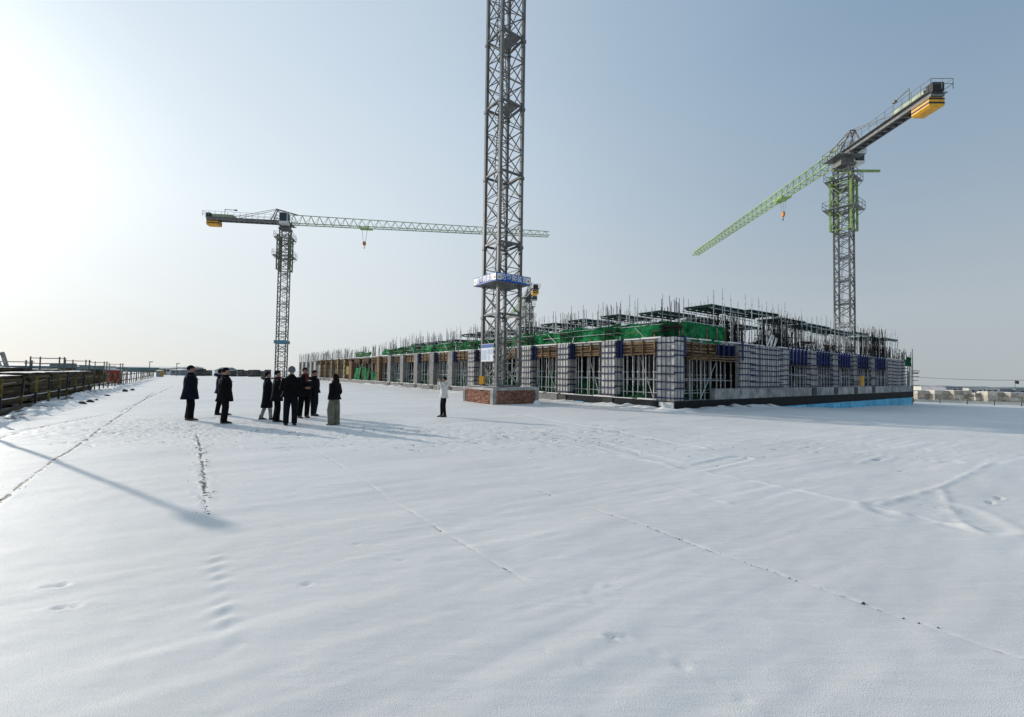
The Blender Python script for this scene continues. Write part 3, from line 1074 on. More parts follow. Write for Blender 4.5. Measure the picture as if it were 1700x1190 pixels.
# end wall form
we = part(MB().box(33.0, 38.4, 0.06, 0.3, 1.045, ZT - 0.1), 'wall_form', M['concrete_pale'])
for k in range(12):
    o = put('formwork_panel', panel_mesh(0.45, 2.4), we, (33.0 + (k + 1) * 0.45, 0.058, 1.05))
    o.rotation_euler = (0, 0, math.pi / 2)
for k in range(8):
    for a, b, dz in ((32.8, 35.0, 0), (34.6, 37.4, -0.04), (37.0, 38.7, 0.03)):
        MB().box(a, b, -0.07 if dz else -0.11, -0.02, 1.15 + dz + k * 0.31, 1.22 + dz + k * 0.31).build('waler', M['blue'], we)
# beam forms with blue soldiers between the right columns
for a, b in ((12.6, 15.8), (16.95, 19.8), (20.95, 24.0), (25.15, 28.3), (29.45, 32.9)):
    bf = part(MB().box(a, b, 0.3, 0.5, 2.62, ZT + 0.02), 'beam_form', M['alu'])
    n = 6
    for k in range(n):
        u = a + 0.15 + k * (b - a - 0.4) / (n - 1)
        MB().box(u, u + 0.11, 0.14, 0.297, 2.55, ZT + 0.1).build('soldier', M['blue_bright'], bf)
    for z in (2.75, 3.15):
        MB().box(a, b, 0.24, 0.296, z, z + 0.05).build('batten', M['wood'], bf)
    MB().box(a, b, 0.1, 1.2, 2.46, 2.53).build('soffit_board', M['ply'], bf)
# dense starter cages on top of the short side
def cage(u0, u1, v0, v1, z0, zmin, zmax, n, tang):
    b = MB()
    for k in range(n):
        u, v = rnd.uniform(u0, u1), rnd.choice([v0, v1]) + rnd.uniform(-.05, .05)
        h = rnd.uniform(zmin, zmax)
        b.tube([(u, v, z0), (u + rnd.uniform(-.05, .05), v, z0 + h * 0.6), (u + rnd.uniform(-.2, .2), v + rnd.uniform(-.15, .15), z0 + h)], 0.016, 4)
    for k in range(tang):
        z = z0 + rnd.uniform(0.05, zmin * 0.8)
        u = rnd.uniform(u0, u1)
        l = rnd.uniform(0.5, min(1.8, u1 - u0))
        b.bar((u - l / 2, rnd.uniform(v0, v1), z), (u + l / 2, rnd.uniform(v0, v1), z + rnd.uniform(-.15, .15)), 0.025)
    o = part(b, 'rebar_cage', M['rebar'])
    o['kind'] = 'stuff'


cage(5.3, 8.4, 0.9, 1.4, ZT - 0.1, 1.2, 1.9, 110, 90)
cage(9.0, 14.2, 0.5, 1.0, ZT - 0.1, 0.45, 0.8, 60, 130)
cage(10.8, 15.4, 0.4, 1.2, ZT - 0.1, 1.3, 2.5, 130, 110)
cage(15.2, 24, 0.5, 1.0, ZT - 0.1, 0.3, 1.2, 90, 60)
cage(30.0, 33.8, 0.4, 1.3, ZT - 0.1, 1.4, 2.9, 110, 90)
cage(34.2, 36.4, 0.4, 0.9, ZT - 0.2, 1.0, 1.5, 34, 10)
cage(36.8, 40.6, 0.3, 0.9, ZT - 0.3, 0.9, 1.5, 40, 12)
for u0, v0 in ((9.4, 4.4),):
    part(MB().box(u0, u0 + 1.3, v0, v0 + 1.0, 5.1, 5.8), 'rebar_crate', M['rebar'])
# starter bars along the long side between columns
for k in range(8, 24):
    cg = MB()
    for j in range(13 if k < 16 else 16):
        v = k * BAY + rnd.uniform(0, BAY)
        u = rnd.choice([0.4, 1.2, 2.6, 4.5])
        h = rnd.uniform(0.9, 1.7)
        cg.tube([(u, v, ZT - 0.1), (u + rnd.uniform(-.06, .06), v + rnd.uniform(-.06, .06), ZT + h)], 0.016, 4)
    o = part(cg, 'rebar_cage', M['rebar_grey'])
    o['kind'] = 'stuff'
# ragged boards and pipes sticking out of the far right end
for j in range(9):
    o = MB().box(40.2, 41.6 + rnd.uniform(0, 1.0), -0.25, -0.1, 0, 0.05).build('plank', M['wood'], bld, (0, 0, 2.55 + 0.06 * j if j < 3 else 0.9 + 0.28 * (j - 3)))
    o.rotation_euler = (0, rnd.uniform(-.01, .01), 0)
for j in range(4):
    part(MB().box(40.6 + 0.12 * j, 40.66 + 0.12 * j, -0.1 + 0.15 * j, -0.04 + 0.15 * j, Z0, ZT + 1.2 - 0.3 * j), 'post', M['prop_dark'])

# ------------------------------------------------------------------ shoring props inside the bays
def prop_mesh(h, m='prop'):
    def mk():
        b = MB()
        b.tube([(0, 0, 0), (0, 0, h * 0.62)], 0.029, 6)
        b.tube([(0, 0, h * 0.62), (0, 0, h)], 0.023, 6)
        b.box(-0.06, 0.06, -0.06, 0.06, 0, 0.012)
        b.box(-0.045, 0.045, -0.045, 0.045, h * 0.6, h * 0.63)
        return b.mesh('prop', M[m])
    return shared(('prop', h, m), mk)


def shoring(label, group, loc, rz, L, n, rows, along_x, h, seed):
    r = random.Random(seed)
    t = thing('shoring_frame', label, 'shoring', loc, rz, group)
    mp = (lambda a, b: (a, b)) if along_x else (lambda a, b: (b, a))
    for ri, d in enumerate(rows):
        for k in range(n):
            a = L * (k + 0.5) / n + r.uniform(-.12, .12)
            x, y = mp(a, d + r.uniform(-.06, .06))
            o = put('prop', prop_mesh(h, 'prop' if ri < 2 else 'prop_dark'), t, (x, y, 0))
            o.rotation_euler = (r.uniform(-.012, .012), r.uniform(-.012, .012), r.uniform(0, 3))
        if ri < 2:
            for z in (1.02 + 0.05 * ri, 0.35 + 0.1 * ri) if h > 1.9 else (0.8,):
                p, q = mp(-0.05, d + 0.035), mp(L + 0.05, d + 0.035)
                MB().tube([(*p, z), (*q, z + r.uniform(-.03, .03))], 0.021, 6).build('ledger', M['prop'], t)
    p, q = mp(L * r.uniform(.15, .4), rows[0] - 0.05), mp(L * r.uniform(.55, .85), rows[0] + 0.25)
    if r.random() < 0.5:
        p, q = q, p
    MB().tube([(*p, 0.02), (*q, h * 0.95)], 0.024, 6).build('brace', M['prop'], t)
    return t


for k in range(20):
    v0 = k * BAY + CW
    shoring('steel props in %s bay from the near corner along long left side' % ORD[k], 'shoring in the bays of the long side',
            B(0, v0, Z0), ROT, BAY - CW, 8 if k < 8 else 5, [0.4, 1.0, 1.7] if k < 12 else [0.5, 1.3], False, 2.3, k)
RB = [(0.95, 5.2, 10, 0.75), (12.7, 3.1, 7, 0.55), (16.95, 2.9, 6, 0.55), (20.95, 3.0, 6, 0.55), (25.15, 3.1, 6, 0.55), (29.45, 3.4, 6, 0.55), (38.5, 2.2, 6, 0.55)]
for k, (u, L, n, d) in enumerate(RB):
    lab = 'wide row of pale props between corner column and white wall form' if k == 0 else \
        'steel props in %s bay beyond the white wall form on shaded side' % ORD[k - 1]
    zb = Z0 if k == 0 else 1.045
    shoring(lab, 'shoring in the bays of the shaded side', B(u, 0, zb), ROT, L, n, [d - 0.35, d + 0.2, d + 0.9], True, 2.1 if k == 0 else 1.45, 50 + k)

# ------------------------------------------------------------------ table forms on posts above the slab
def post_mesh(h):
    def mk():
        b = MB().tube([(0, 0, 0), (0, 0, h - 0.25)], 0.024, 6).tube([(0, 0, h - 0.25), (0, 0, h)], 0.016, 5)
        z = 0.5
        while z < h - 0.1:
            b.box(-0.04, 0.04, -0.04, 0.04, z - 0.015, z + 0.015)
            z += 0.5
        return b.mesh('post', M['prop'])
    return shared(('post', h), mk)


def deck_mesh():
    def mk():
        b = MB()
        b.box(0, 3.6, 0, 1.7, 0, 0.03)
        for k in range(6):
            x = 0.1 + k * 0.7
            b.box(x, x + 0.05, 0.0, 1.7, -0.08, 0.0)
        for y in (0.1, 1.5):
            b.box(0, 3.6, y, y + 0.06, -0.17, -0.08)
        return b.mesh('deck_panel', M['deck'])
    return shared('deck', mk)


def table(u, v, label, z, extra, seed):
    r = random.Random(seed)
    t = thing('table_form', label, 'table form', B(u, v, ZT - 0.02), ROT, 'dark green table forms above the slab')
    o = put('deck_panel', deck_mesh(), t, (0, 0, z - ZT))
    o.rotation_euler = (r.uniform(-.012, .012), r.uniform(-.012, .012), r.uniform(-.02, .02))
    MB().box(0.2, 3.4, 0.1, 1.6, 0.033, 0.06 + r.uniform(0, .02)).build('snow_cap', M['snow_cap'], t, (0, 0, z - ZT))
    for a in range(5):
        for b in range(2):
            h = 2.5 + r.choice([0, 0.2, 0.4, 0.6])
            put('post', post_mesh(round(h, 1)), t, (0.05 + a * 0.9 + r.uniform(-.08, .08), -0.08 + b * 1.85 + r.uniform(-.05, .05), 0))
    for y in (-0.05, 1.75):
        MB().tube([(-0.1, y, z - ZT - 0.21), (3.95, y, z - ZT - 0.21 + r.uniform(-.03, .03))], 0.022, 6).build('ledger', M['prop'], t)
    MB().tube([(0.05, -0.1, 0.15), (1.0, -0.12, 1.6)], 0.02, 6).build('brace', M['prop'], t)
    for k in range(extra):
        h = 2.0 + r.choice([0, 0.2, 0.4, 0.6])
        put('post', post_mesh(round(h, 1)), t, (-3.3 + (k % 3) * 1.1 + r.uniform(-.3, .3), (k // 3) * 1.6 + r.uniform(-.4, .4), 0))


sd = 200
for j in range(13):
    z = 5.72 + rnd.uniform(-.05, .05) if j < 9 else 5.3
    table(4.3, 0.6 + j * 3.28, ('corner table form of dark green panels, nearest to the camera' if j == 0 else
          '%s dark green table form back from corner, row behind the sunlit net' % ORD[j - 1]), z, 6 if j else 0, sd)
    sd += 1
for i in range(1, 8):
    table(4.3 + i * 4.35, 0.6, '%s table form to the right of corner one, above the shaded side' % ORD[i - 1], 5.74 - 0.03 * i + rnd.uniform(-.1, .1), 6, sd)
    sd += 1
for j in range(1, 9):
    table(8.9, 0.6 + j * 3.28, '%s table form back from corner in second row, deeper inside' % ORD[j - 1], 5.62, 4, sd)
    sd += 1
for j in range(1, 4):
    table(13.6, 0.6 + j * 3.28, '%s table form back from corner in third row, deepest inside' % ORD[j - 1], 5.55, 0, sd)
    sd += 1

# ------------------------------------------------------------------ green nets and tarps
NV = VNoise(77)


def nval(a, b):
    return float(NV.fbm(np.array([a]), np.array([b]), 3)[0])


def net(k, v0, v1, z0, z1, label, u=0.42):
    t = thing('safety_net', label, 'safety net', B(u, v0, ZT - 0.02), ROT, 'green nets along the slab edge')
    L, H = v1 - v0, z1 - z0
    b = MB().sheet((0, 0, z0 - ZT + 0.02), (0, L, 0), (0, 0, H), 20, 8, lambda a, c: (0.26 * nval(a * 5 + k * 7, c * 2 + k) - 0.02, 0, 0.22 * nval(a * 4 + k * 3, 9) * c))
    b.build('net_sheet', M['net'], t, smooth=True)
    MB().tube([(-0.03, -0.05, H * 0.55), (-0.05, L + 0.05, H * 0.55)], 0.018, 5).build('rail', M['wood_yellow'] if k % 3 == 0 else M['prop'], t)
    MB().tube([(0, 0, H - 0.02), (0, L, H - 0.02)], 0.018, 5).build('rail', M['prop'], t)
    n = 3
    for i in range(n):
        put('post', shared('netpost', lambda: MB().tube([(0, 0, 0), (0, 0, 0.95)], 0.02, 5).mesh('post', M['rebar'])), t, (0.06, L * (i + 0.5) / n, 0))
    if k % 2 == 0:
        MB().tube([(-0.1, L * 0.35, 0.0), (-0.06, L * 0.62, H * 0.9)], 0.022, 5).build('brace', M['prop'], t)
    return t


for k in range(11):
    v0 = k * BAY + (0.95 if k == 0 else 0.0)
    net(k, v0, (k + 1) * BAY - 0.02, 3.62, 4.42 + rnd.uniform(-.05, .06), '%s length of green net back from corner on sunlit slab edge' % ORD[k])
net(12, 45.5, 52, 3.62, 4.3, 'short green net on slab edge above the draped green sheets')
t = thing('safety_net', 'bulging green net wrapped round slab corner above timber tray', 'safety net', B(0.95, 0.3, ZT - 0.02), ROT, 'green nets along the slab edge')
MB().sheet((0, 0, -0.12), (4.2, 0, 0), (0, 0, 1.0), 20, 8, lambda a, c: (0, 0.2 * nval(a * 5, c * 2.5), 0.14 * nval(a * 4, 3) * c - 0.1 * a * 0)).build('net_sheet', M['net'], t, smooth=True)
MB().sheet((4.2, 0, -0.12), (0, 1.3, 0), (0, 0, 1.0), 8, 8, lambda a, c: (0.1 * nval(a * 4, c * 3), 0, 0)).build('net_sheet', M['net'], t, smooth=True)
MB().sheet((0.1, 0.1, 0.0), (-0.5, 0.9, 0.1), (0.1, 0.1, 0.85), 8, 8, lambda a, c: (0.2 * nval(a * 4, c * 3 + 5), 0.1 * nval(a * 3, c * 3), 0)).build('net_sheet', M['net'], t, smooth=True)
for x in (0.1, 1.1, 2.3, 3.3, 4.2):
    MB().tube([(x, -0.05, -0.2), (x, -0.05, 0.75)], 0.025, 5).build('post', M['wood'], t)
MB().tube([(-0.05, -0.03, 0.9), (4.25, -0.03, 0.86)], 0.018, 5).build('rail', M['prop'], t)
t = thing('safety_net', 'small green net bulging at far right end of shaded side', 'safety net', B(38.8, 0.1, ZT - 0.4), ROT, 'green nets along the slab edge')
MB().sheet((0, 0, -0.2), (1.6, 0, 0), (0, 0, 1.0), 10, 8, lambda a, c: (0, -0.22 * math.sin(math.pi * a) + 0.25 * nval(a * 4, c * 4), 0.25 * nval(a * 3, 1) * c - 0.3 * a * c)).build('net_sheet', M['net'], t, smooth=True)
MB().tube([(0.2, 0.1, -0.6), (0.2, 0.1, 0.8)], 0.02, 5).build('post', M['prop'], t)

TG = 'green sheets hung low in the bays'
for k, (bay, zt, w0, w1) in enumerate([(0, 0.75, 0.3, 1.0), (1, 0.85, 0.0, 1.0), (2, 1.3, 0.25, 1.0), (3, 1.2, 0, 1), (4, 1.2, 0, .9), (5, 1.1, 0, 1), (6, 1.15, 0, 1), (7, 1.1, 0, 1), (8, 1.0, 0, 1), (9, 1.15, 0, 1), (10, 1.0, 0, .8)]):
    v0 = bay * BAY + CW
    L = (BAY - CW)
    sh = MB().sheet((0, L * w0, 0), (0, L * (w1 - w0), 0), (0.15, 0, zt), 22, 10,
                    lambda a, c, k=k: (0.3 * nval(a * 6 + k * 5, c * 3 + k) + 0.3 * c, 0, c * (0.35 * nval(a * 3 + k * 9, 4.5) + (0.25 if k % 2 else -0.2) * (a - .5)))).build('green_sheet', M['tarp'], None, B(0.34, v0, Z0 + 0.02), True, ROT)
    tag(sh, 'rumpled green sheet low in the %s bay from corner on long side' % ORD[bay], 'tarpaulin', TG)
for bay in (11, 12, 13):
    v0 = bay * BAY + 0.6
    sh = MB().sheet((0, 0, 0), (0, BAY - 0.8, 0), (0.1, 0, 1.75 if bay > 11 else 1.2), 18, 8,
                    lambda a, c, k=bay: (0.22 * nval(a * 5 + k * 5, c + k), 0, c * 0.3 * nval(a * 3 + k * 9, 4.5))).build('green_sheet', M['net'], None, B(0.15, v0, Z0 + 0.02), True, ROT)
    tag(sh, 'tall bright green sheet hanging in the %s bay of long side' % ORD[bay], 'tarpaulin', TG)
sh = MB().sheet((0, 0, 0), (4.6, 0, 0), (0, 0.25, 0.55), 16, 6, lambda a, c: (0, 0.25 * nval(a * 4, c * 2), c * 0.4 * nval(a * 4, 2))).build('green_sheet', M['tarp'], None, B(1.0, 0.9, Z0 + 0.02), True, ROT)
tag(sh, 'dark green sheet on floor behind pale props right of corner column', 'tarpaulin', TG)
for k, (u, L) in enumerate([(12.7, 3.0), (16.95, 2.8), (20.95, 3.0), (25.15, 3.0), (29.45, 3.4)]):  # last sheet put in to block brightness showing through its bay
    sh = MB().sheet((0, 0, 0), (L, 0, 0), (0, 0.1, 1.4), 14, 8, lambda a, c, k=k: (0, 0.15 * nval(a * 4 + k * 3, c * 2), c * 0.2 * nval(a * 4, k))).build('green_sheet', M['tarp'], None, B(u, 1.7, 1.05), True, ROT)
    tag(sh, 'dark green sheet behind props in %s bay beyond the white wall form' % ORD[k], 'tarpaulin', TG)
# bent sheet metal lying on the slab of the short side
t = thing('metal_sheet_pile', 'crumpled pale metal strips lying on top of the white wall form', 'metal sheets', B(9.6, 0.1, ZT), ROT)
for j in range(8):
    o = put('strip', shared('mstrip', lambda: MB().box(0, 0.07, 0, 0.04, 0, 0.95).mesh('strip', M['white_paint'])), t, (j * 0.16, 0.05 * (j % 3), 0.0))
    o.rotation_euler = (rnd.uniform(-.3, .0), 0.75 + rnd.uniform(-.2, .2), rnd.uniform(-.2, .2))

# ------------------------------------------------------------------ tower cranes
CG = 'tower cranes on the site'


def lattice_section(side, h, n, leg, br):
    """one mast section for the distant cranes: legs, cross braces and rings in one mesh"""
    b = MB()
    s = side / 2
    for x in (-s, s):
        for y in (-s, s):
            b.box(x - leg / 2, x + leg / 2, y - leg / 2, y + leg / 2, 0, h)
    c = [(-s, -s), (s, -s), (s, s), (-s, s)]
    ph = h / n
    for i in range(4):
        p, q = c[i], c[(i + 1) % 4]
        b.bar((*p, 0.02), (*q, 0.02), br)
        for k in range(n):
            a, d = (p, q) if k % 2 else (q, p)
            b.bar((*a, k * ph), (*d, (k + 1) * ph), br)
            if k % 2 == 0:
                b.bar((*p, k * ph + ph * .5), (*q, k * ph + ph * .5), br * 0.6)
    b.box(-s * .2, s * 0.7, -s * .6, s * .6, 0.05, 0.08)
    for x in (-0.2, 0.2):
        b.bar((x, s * 0.4, 0), (x, s * 0.1, h), 0.03)
    for k in range(int(h / 0.4)):
        b.bar((-0.2, s * 0.4 - 0.3 * s * k * .4 / h, k * .4 + .1), (0.2, s * 0.4 - 0.3 * s * k * .4 / h, k * .4 + .1), 0.02)
    return b


def rails(b, x0, x1, y0, y1, z, h=1.0, r=0.022, sides='xXyY'):
    c = [(x0, y0), (x1, y0), (x1, y1), (x0, y1)]
    names = 'yXYx'
    for i in range(4):
        if names[i] not in sides:
            continue
        p, q = c[i], c[(i + 1) % 4]
        L = math.hypot(q[0] - p[0], q[1] - p[1])
        for zz in (z + h * .5, z + h):
            b.bar((*p, zz), (*q, zz), r * 2)
        n = max(1, int(L / 1.0))
        for k in range(n + 1):
            t = k / n
            x, y = p[0] + (q[0] - p[0]) * t, p[1] + (q[1] - p[1]) * t
            b.bar((x, y, z), (x, y, z + h), r * 2)


def crane_top(t, zt, rz, jl, cl, s_hook, hook_drop, jib_mat, monorail):
    """slewing ring, cab, jib, counter-jib, weights, trolley and hook; each is a part on the crane root"""
    def P(b, name, m):
        o = b.build(name, m, t)
        o.location = (0, 0, zt)
        o.rotation_euler = (0, 0, rz - t.rotation_euler[2])
        return o
    b = MB().box(-0.95, 0.95, -0.95, 0.95, -0.9, -0.55).box(-0.75, 0.75, -0.75, 0.75, -0.55, 0.15)
    b.box(-1.5, 1.3, -1.7, 1.7, 0.15, 0.22)
    rails(b, -1.5, 1.3, -1.7, 1.7, 0.22, 1.0, 0.02)
    P(b, 'slewing_unit', M['crane_grey'])
    cabo = P(MB().box(-0.3, 1.15, -2.5, -1.15, -0.35, 1.75), 'cab', M['white_paint'])
    w = MB().box(1.15, 1.16, -2.4, -1.25, 0.35, 1.6).box(-0.2, 1.05, -2.512, -2.502, 0.1, 1.6).box(-0.31, -0.302, -2.38, -1.28, -0.1, 0.75)
    w.build('cab_window', M['glass'], cabo)
    # tower head with tie bars
    b = MB()
    for y in (-0.55, 0.55):
        b.bar((0.6, y, 0.2), (-1.6, y * .5, 3.0), 0.14)
        b.bar((-2.6, y, 0.4), (-1.6, y * .5, 3.0), 0.14)
        b.bar((-1.6, y * .5, 3.0), (2.2, y * .3, 2.1), 0.1)
        b.bar((-0.6, y, 0.3), (-1.0, y * .6, 2.4), 0.08)
        b.bar((-1.6, y * .5, 3.0), (-0.75 * cl, y, 0.6), 0.06)
    b.bar((-1.6, -0.3, 3.0), (-1.6, 0.3, 3.0), 0.12)
    P(b, 'tower_head', M['crane_grey'])
    # jib in sections
    nsec = 8
    L = jl / nsec
    h0, h1, w0 = 1.75, 0.95, 0.62
    for k in range(nsec):
        x0, x1 = 0.6 + k * (jl - 0.6) / nsec, 0.6 + (k + 1) * (jl - 0.6) / nsec
        def hh(x):
            return h0 + (h1 - h0) * x / jl
        b = MB()
        rise = 0.007
        zb0, zb1 = 0.35 + rise * x0, 0.35 + rise * x1
        for y in (-w0, w0):
            b.bar((x0, y, zb0), (x1, y, zb1), 0.13)
        b.bar((x0, 0, zb0 + hh(x0)), (x1, 0, zb1 + hh(x1)), 0.12)
        npan = 4
        for i in range(npan):
            a, c = x0 + (x1 - x0) * i / npan, x0 + (x1 - x0) * (i + 1) / npan
            m_ = (a + c) / 2
            za, zc, zm = 0.35 + rise * a, 0.35 + rise * c, 0.35 + rise * m_ + hh(m_)
            for y in (-w0, w0):
                b.bar((a, y, za), (m_, 0, zm), 0.06)
                b.bar((m_, 0, zm), (c, y, zc), 0.06)
            b.bar((a, -w0, za), (a, w0, za), 0.06)
            b.bar((a, -w0, za), (c, w0, zc), 0.045)
        P(b, 'jib_section', jib_mat)
    # counter-jib
    b = MB()
    for y in (-0.6, 0.6):
        b.box(-cl, -0.6, y - 0.06, y + 0.06, 0.22, 0.62)
    x = -cl
    while x < -0.8:
        b.box(x, x + 0.08, -0.6, 0.6, 0.2, 0.45)
        x += 0.9
    b.box(-cl, -0.8, -1.0, 1.0, 0.621, 0.66)
    P(b, 'counter_jib', M['crane_steel'])
    b = MB()
    rails(b, -cl - 0.45, -1.2, -1.05, 1.05, 0.66, 1.0, 0.018)
    P(b, 'guard_rail', M['crane_steel'])
    b = MB().box(-cl + 0.9, -cl + 4.4, -0.55, 0.55, 0.7, 1.35)
    b.loft([[(-cl + 4.4, -0.55, 0.7), (-cl + 4.4, 0.55, 0.7), (-cl + 4.4, 0.55, 1.35), (-cl + 4.4, -0.55, 1.35)], [(-cl + 5.2, -0.45, 0.7), (-cl + 5.2, 0.45, 0.7), (-cl + 5.2, 0.45, 0.85), (-cl + 5.2, -0.45, 0.85)]])
    P(b, 'hoist_winch', M['crane_pale'])
    P(MB().box(-cl - 0.1, -cl + 0.65, -0.55, 0.55, 0.7, 1.55), 'control_box', M['black'])
    # counterweights hung below the end: yellow blocks with black stripes
    for k in range(2):
        x0 = -cl + 0.1 + k * 1.0
        cw = P(MB().loft([[(x0, -0.75, 0.14), (x0 + 0.97, -0.75, 0.14), (x0 + 0.97, 0.75, 0.14), (x0, 0.75, 0.14)],
                          [(x0, -0.75, -0.62), (x0 + 0.97, -0.75, -0.62), (x0 + 0.97, 0.75, -0.62), (x0, 0.75, -0.62)],
                          [(x0, -0.5, -0.8), (x0 + 0.97, -0.5, -0.8), (x0 + 0.97, 0.5, -0.8), (x0, 0.5, -0.8)]]), 'counterweight', M['yellow'])
        st = MB()
        for z0, z1 in ((-0.06, 0.1), (-0.46, -0.28)):
            st.box(x0 - 0.004, x0 + 0.974, -0.756, 0.756, z0, z1)
        st.build('stripe', M['black'], cw)
    b = MB().bar((-cl + 2.6, 0.5, 0.6), (-cl + 2.6, 0.5, 2.7), 0.07).bar((-cl + 2.6, 0.5, 2.6), (-cl + 4.6, 0.3, 2.5), 0.09).box(-cl + 4.4, -cl + 4.8, 0.15, 0.45, 2.38, 2.6)
    P(b, 'lamp_arm', M['crane_steel'])
    # trolley, ropes and hook
    zj = 0.35 + 0.007 * s_hook
    b = MB().box(s_hook - 0.9, s_hook + 0.9, -0.75, 0.75, zj - 0.32, zj - 0.2)
    for x in (-.8, .8):
        for y in (-.7, .7):
            b.box(s_hook + x - .1, s_hook + x + .1, y - .06, y + .06, zj - 0.2, zj + 0.12)
    b.box(s_hook + 0.9, s_hook + 1.5, -0.4, 0.4, zj - 0.4, zj - 0.3)
    P(b, 'trolley', M['crane_green'])
    zh = zj - hook_drop
    b = MB()
    for dx in (-.5, .5):
        for y in (-.15, .15):
            b.bar((s_hook + dx, y, zj - 0.3), (s_hook + dx * .4, y, zh + 0.4), 0.025)
    b.bar((s_hook + 1, 0, zj - 0.2), (jl * .9, 0, zj - 0.15), 0.02)
    P(b, 'hoist_rope', M['crane_steel'])
    b = MB().loft([[(s_hook + .32 * math.cos(a), y, zh + .1 + .42 * math.sin(a)) for a in [2 * math.pi * i / 10 for i in range(10)]] for y in (-.14, .14)])
    hk = P(b, 'hook_block', M['orange'])
    MB().tube([(s_hook, 0, zh - .25), (s_hook, 0, zh - .55), (s_hook + .16, 0, zh - .72), (s_hook + .02, 0, zh - .86), (s_hook - .14, 0, zh - .74)], 0.05, 6).build('hook', M['black'], hk)
    if monorail:
        P(MB().box(0.0, 0.25, -4.6, 1.2, -1.35, -1.1), 'monorail_beam', M['crane_green'])


def climbing_frame(t, zt, side, h, fm):
    s = side / 2 + 0.28
    b = MB()
    for x in (-s, s):
        for y in (-s, s):
            b.box(x - 0.1, x + 0.1, y - 0.1, y + 0.1, zt - h, zt - 2.0)
    c = [(-s, -s), (s, -s), (s, s), (-s, s)]
    for i in range(4):
        p, q = c[i], c[(i + 1) % 4]
        for z in (zt - h + 0.1, zt - h * .62, zt - h * .35, zt - 2.1):
            b.bar((*p, z), (*q, z), 0.12)
        for z0, z1 in ((zt - h + .1, zt - h * .62), (zt - h * .62, zt - h * .35)):
            b.bar((*p, z0), (*q, z1), 0.07)
            b.bar((*q, z0), (*p, z1), 0.07)
    o = b.build('climbing_frame', fm, t)
    for f, e in ((0.3, 0.5), (0.7, 0.65)):
        z = zt - h * f
        b = MB()
        e2 = s + e
        for (x0, x1, y0, y1) in ((-e2, e2, -e2, -s), (-e2, e2, s, e2), (-e2, -s, -s, s), (s, e2, -s, s)):
            b.box(x0, x1, y0, y1, z, z + 0.06)
        rails(b, -e2, e2, -e2, e2, z + 0.06, 0.95, 0.02)
        for x, y in c:
            b.bar((x, y, z - 0.8), (x * (e2 / s) * .97, y * (e2 / s) * .97, z), 0.06)
        b.build('work_platform', M['crane_steel'], t)


def far_crane(label, x, y, base, zt, mast_rot, jib_dir, jl, cl, s_hook, drop, jm, frame_h, ring=None, side=1.6, monorail=False, fm=M['crane_green']):
    t = thing('tower_crane', label, 'tower crane', (x, y, base), mast_rot, CG)
    H = zt - base
    n = int(round((H - 0.9) / 2.8))
    sh = (H - 0.9) / n
    me = lattice_section(side, sh, 3, 0.17, 0.075).mesh('mast_section', M['crane_grey'])
    for k in range(n):
        put('mast_section', me, t, (0, 0, k * sh))
    climbing_frame(t, H, side, frame_h, fm)
    crane_top(t, H, jib_dir, jl, cl, s_hook, drop, jm, monorail)
    if ring:
        b = MB()
        s = side / 2 + 0.3
        for (x0, x1, y0, y1) in ((-s, s, -s, -s + .04), (-s, s, s - .04, s), (-s, -s + .04, -s, s), (s - .04, s, -s, s)):
            b.box(x0, x1, y0, y1, ring - base, ring - base + 0.6)
        b.build('guard_box', M['guard_teal'], t)
    MB().box(-1.6, 1.6, -1.6, 1.6, -0.2, 0.3).build('footing', M['concrete'], t)
    return t


far_crane('grey tower crane at far left end, jib reaching right behind near mast', -43.0, 83, 0.0, 28.9, R(12), math.atan2(0.124, 0.992), 50.5, 13.6, 14.4, 3.2, M['crane_pale'], 8.6, ring=6.6, fm=M['crane_olive'])
far_crane('tall crane with bright green jib standing behind shaded side of building', 41.2, 55.0, -0.6, 29.0, ROT, math.atan2(1, 0.02), 47.8, 12.7, 12.8, 2.7, M['crane_green'], 9.0, monorail=True)
far_crane('small distant crane half hidden behind near mast, yellow weights up', 4.0, 118.0, 0.0, 21.6, R(20), math.atan2(0.99, -0.12), 58.0, 12.0, 25.0, 3.0, M['crane_pale'], 7.0, fm=M['crane_olive'])

# the near crane, whose mast runs out of the top of the picture
MC = Vector((-0.66, 25.87, 0))
BZ = 0.9
near = thing('tower_crane', 'nearest grey crane mast rising from a brick base past the sky', 'tower crane', (MC.x, MC.y, BZ), ROT, CG)
S, SEC = 1.52, 4.1
sl = S / 2
LEGM = MB().box(-0.085, 0.085, -0.085, 0.085, 0, SEC - 0.004).mesh('leg', M['crane_grey'])
FLG = MB().box(-0.12, 0.12, -0.12, 0.12, -0.09, 0.09).mesh('joint_sleeve', M['crane_grey'])


def nm(p, q, w, key):
    return shared(('nb', key), lambda: MB().bar(p, q, w).mesh('brace', M['crane_grey']))


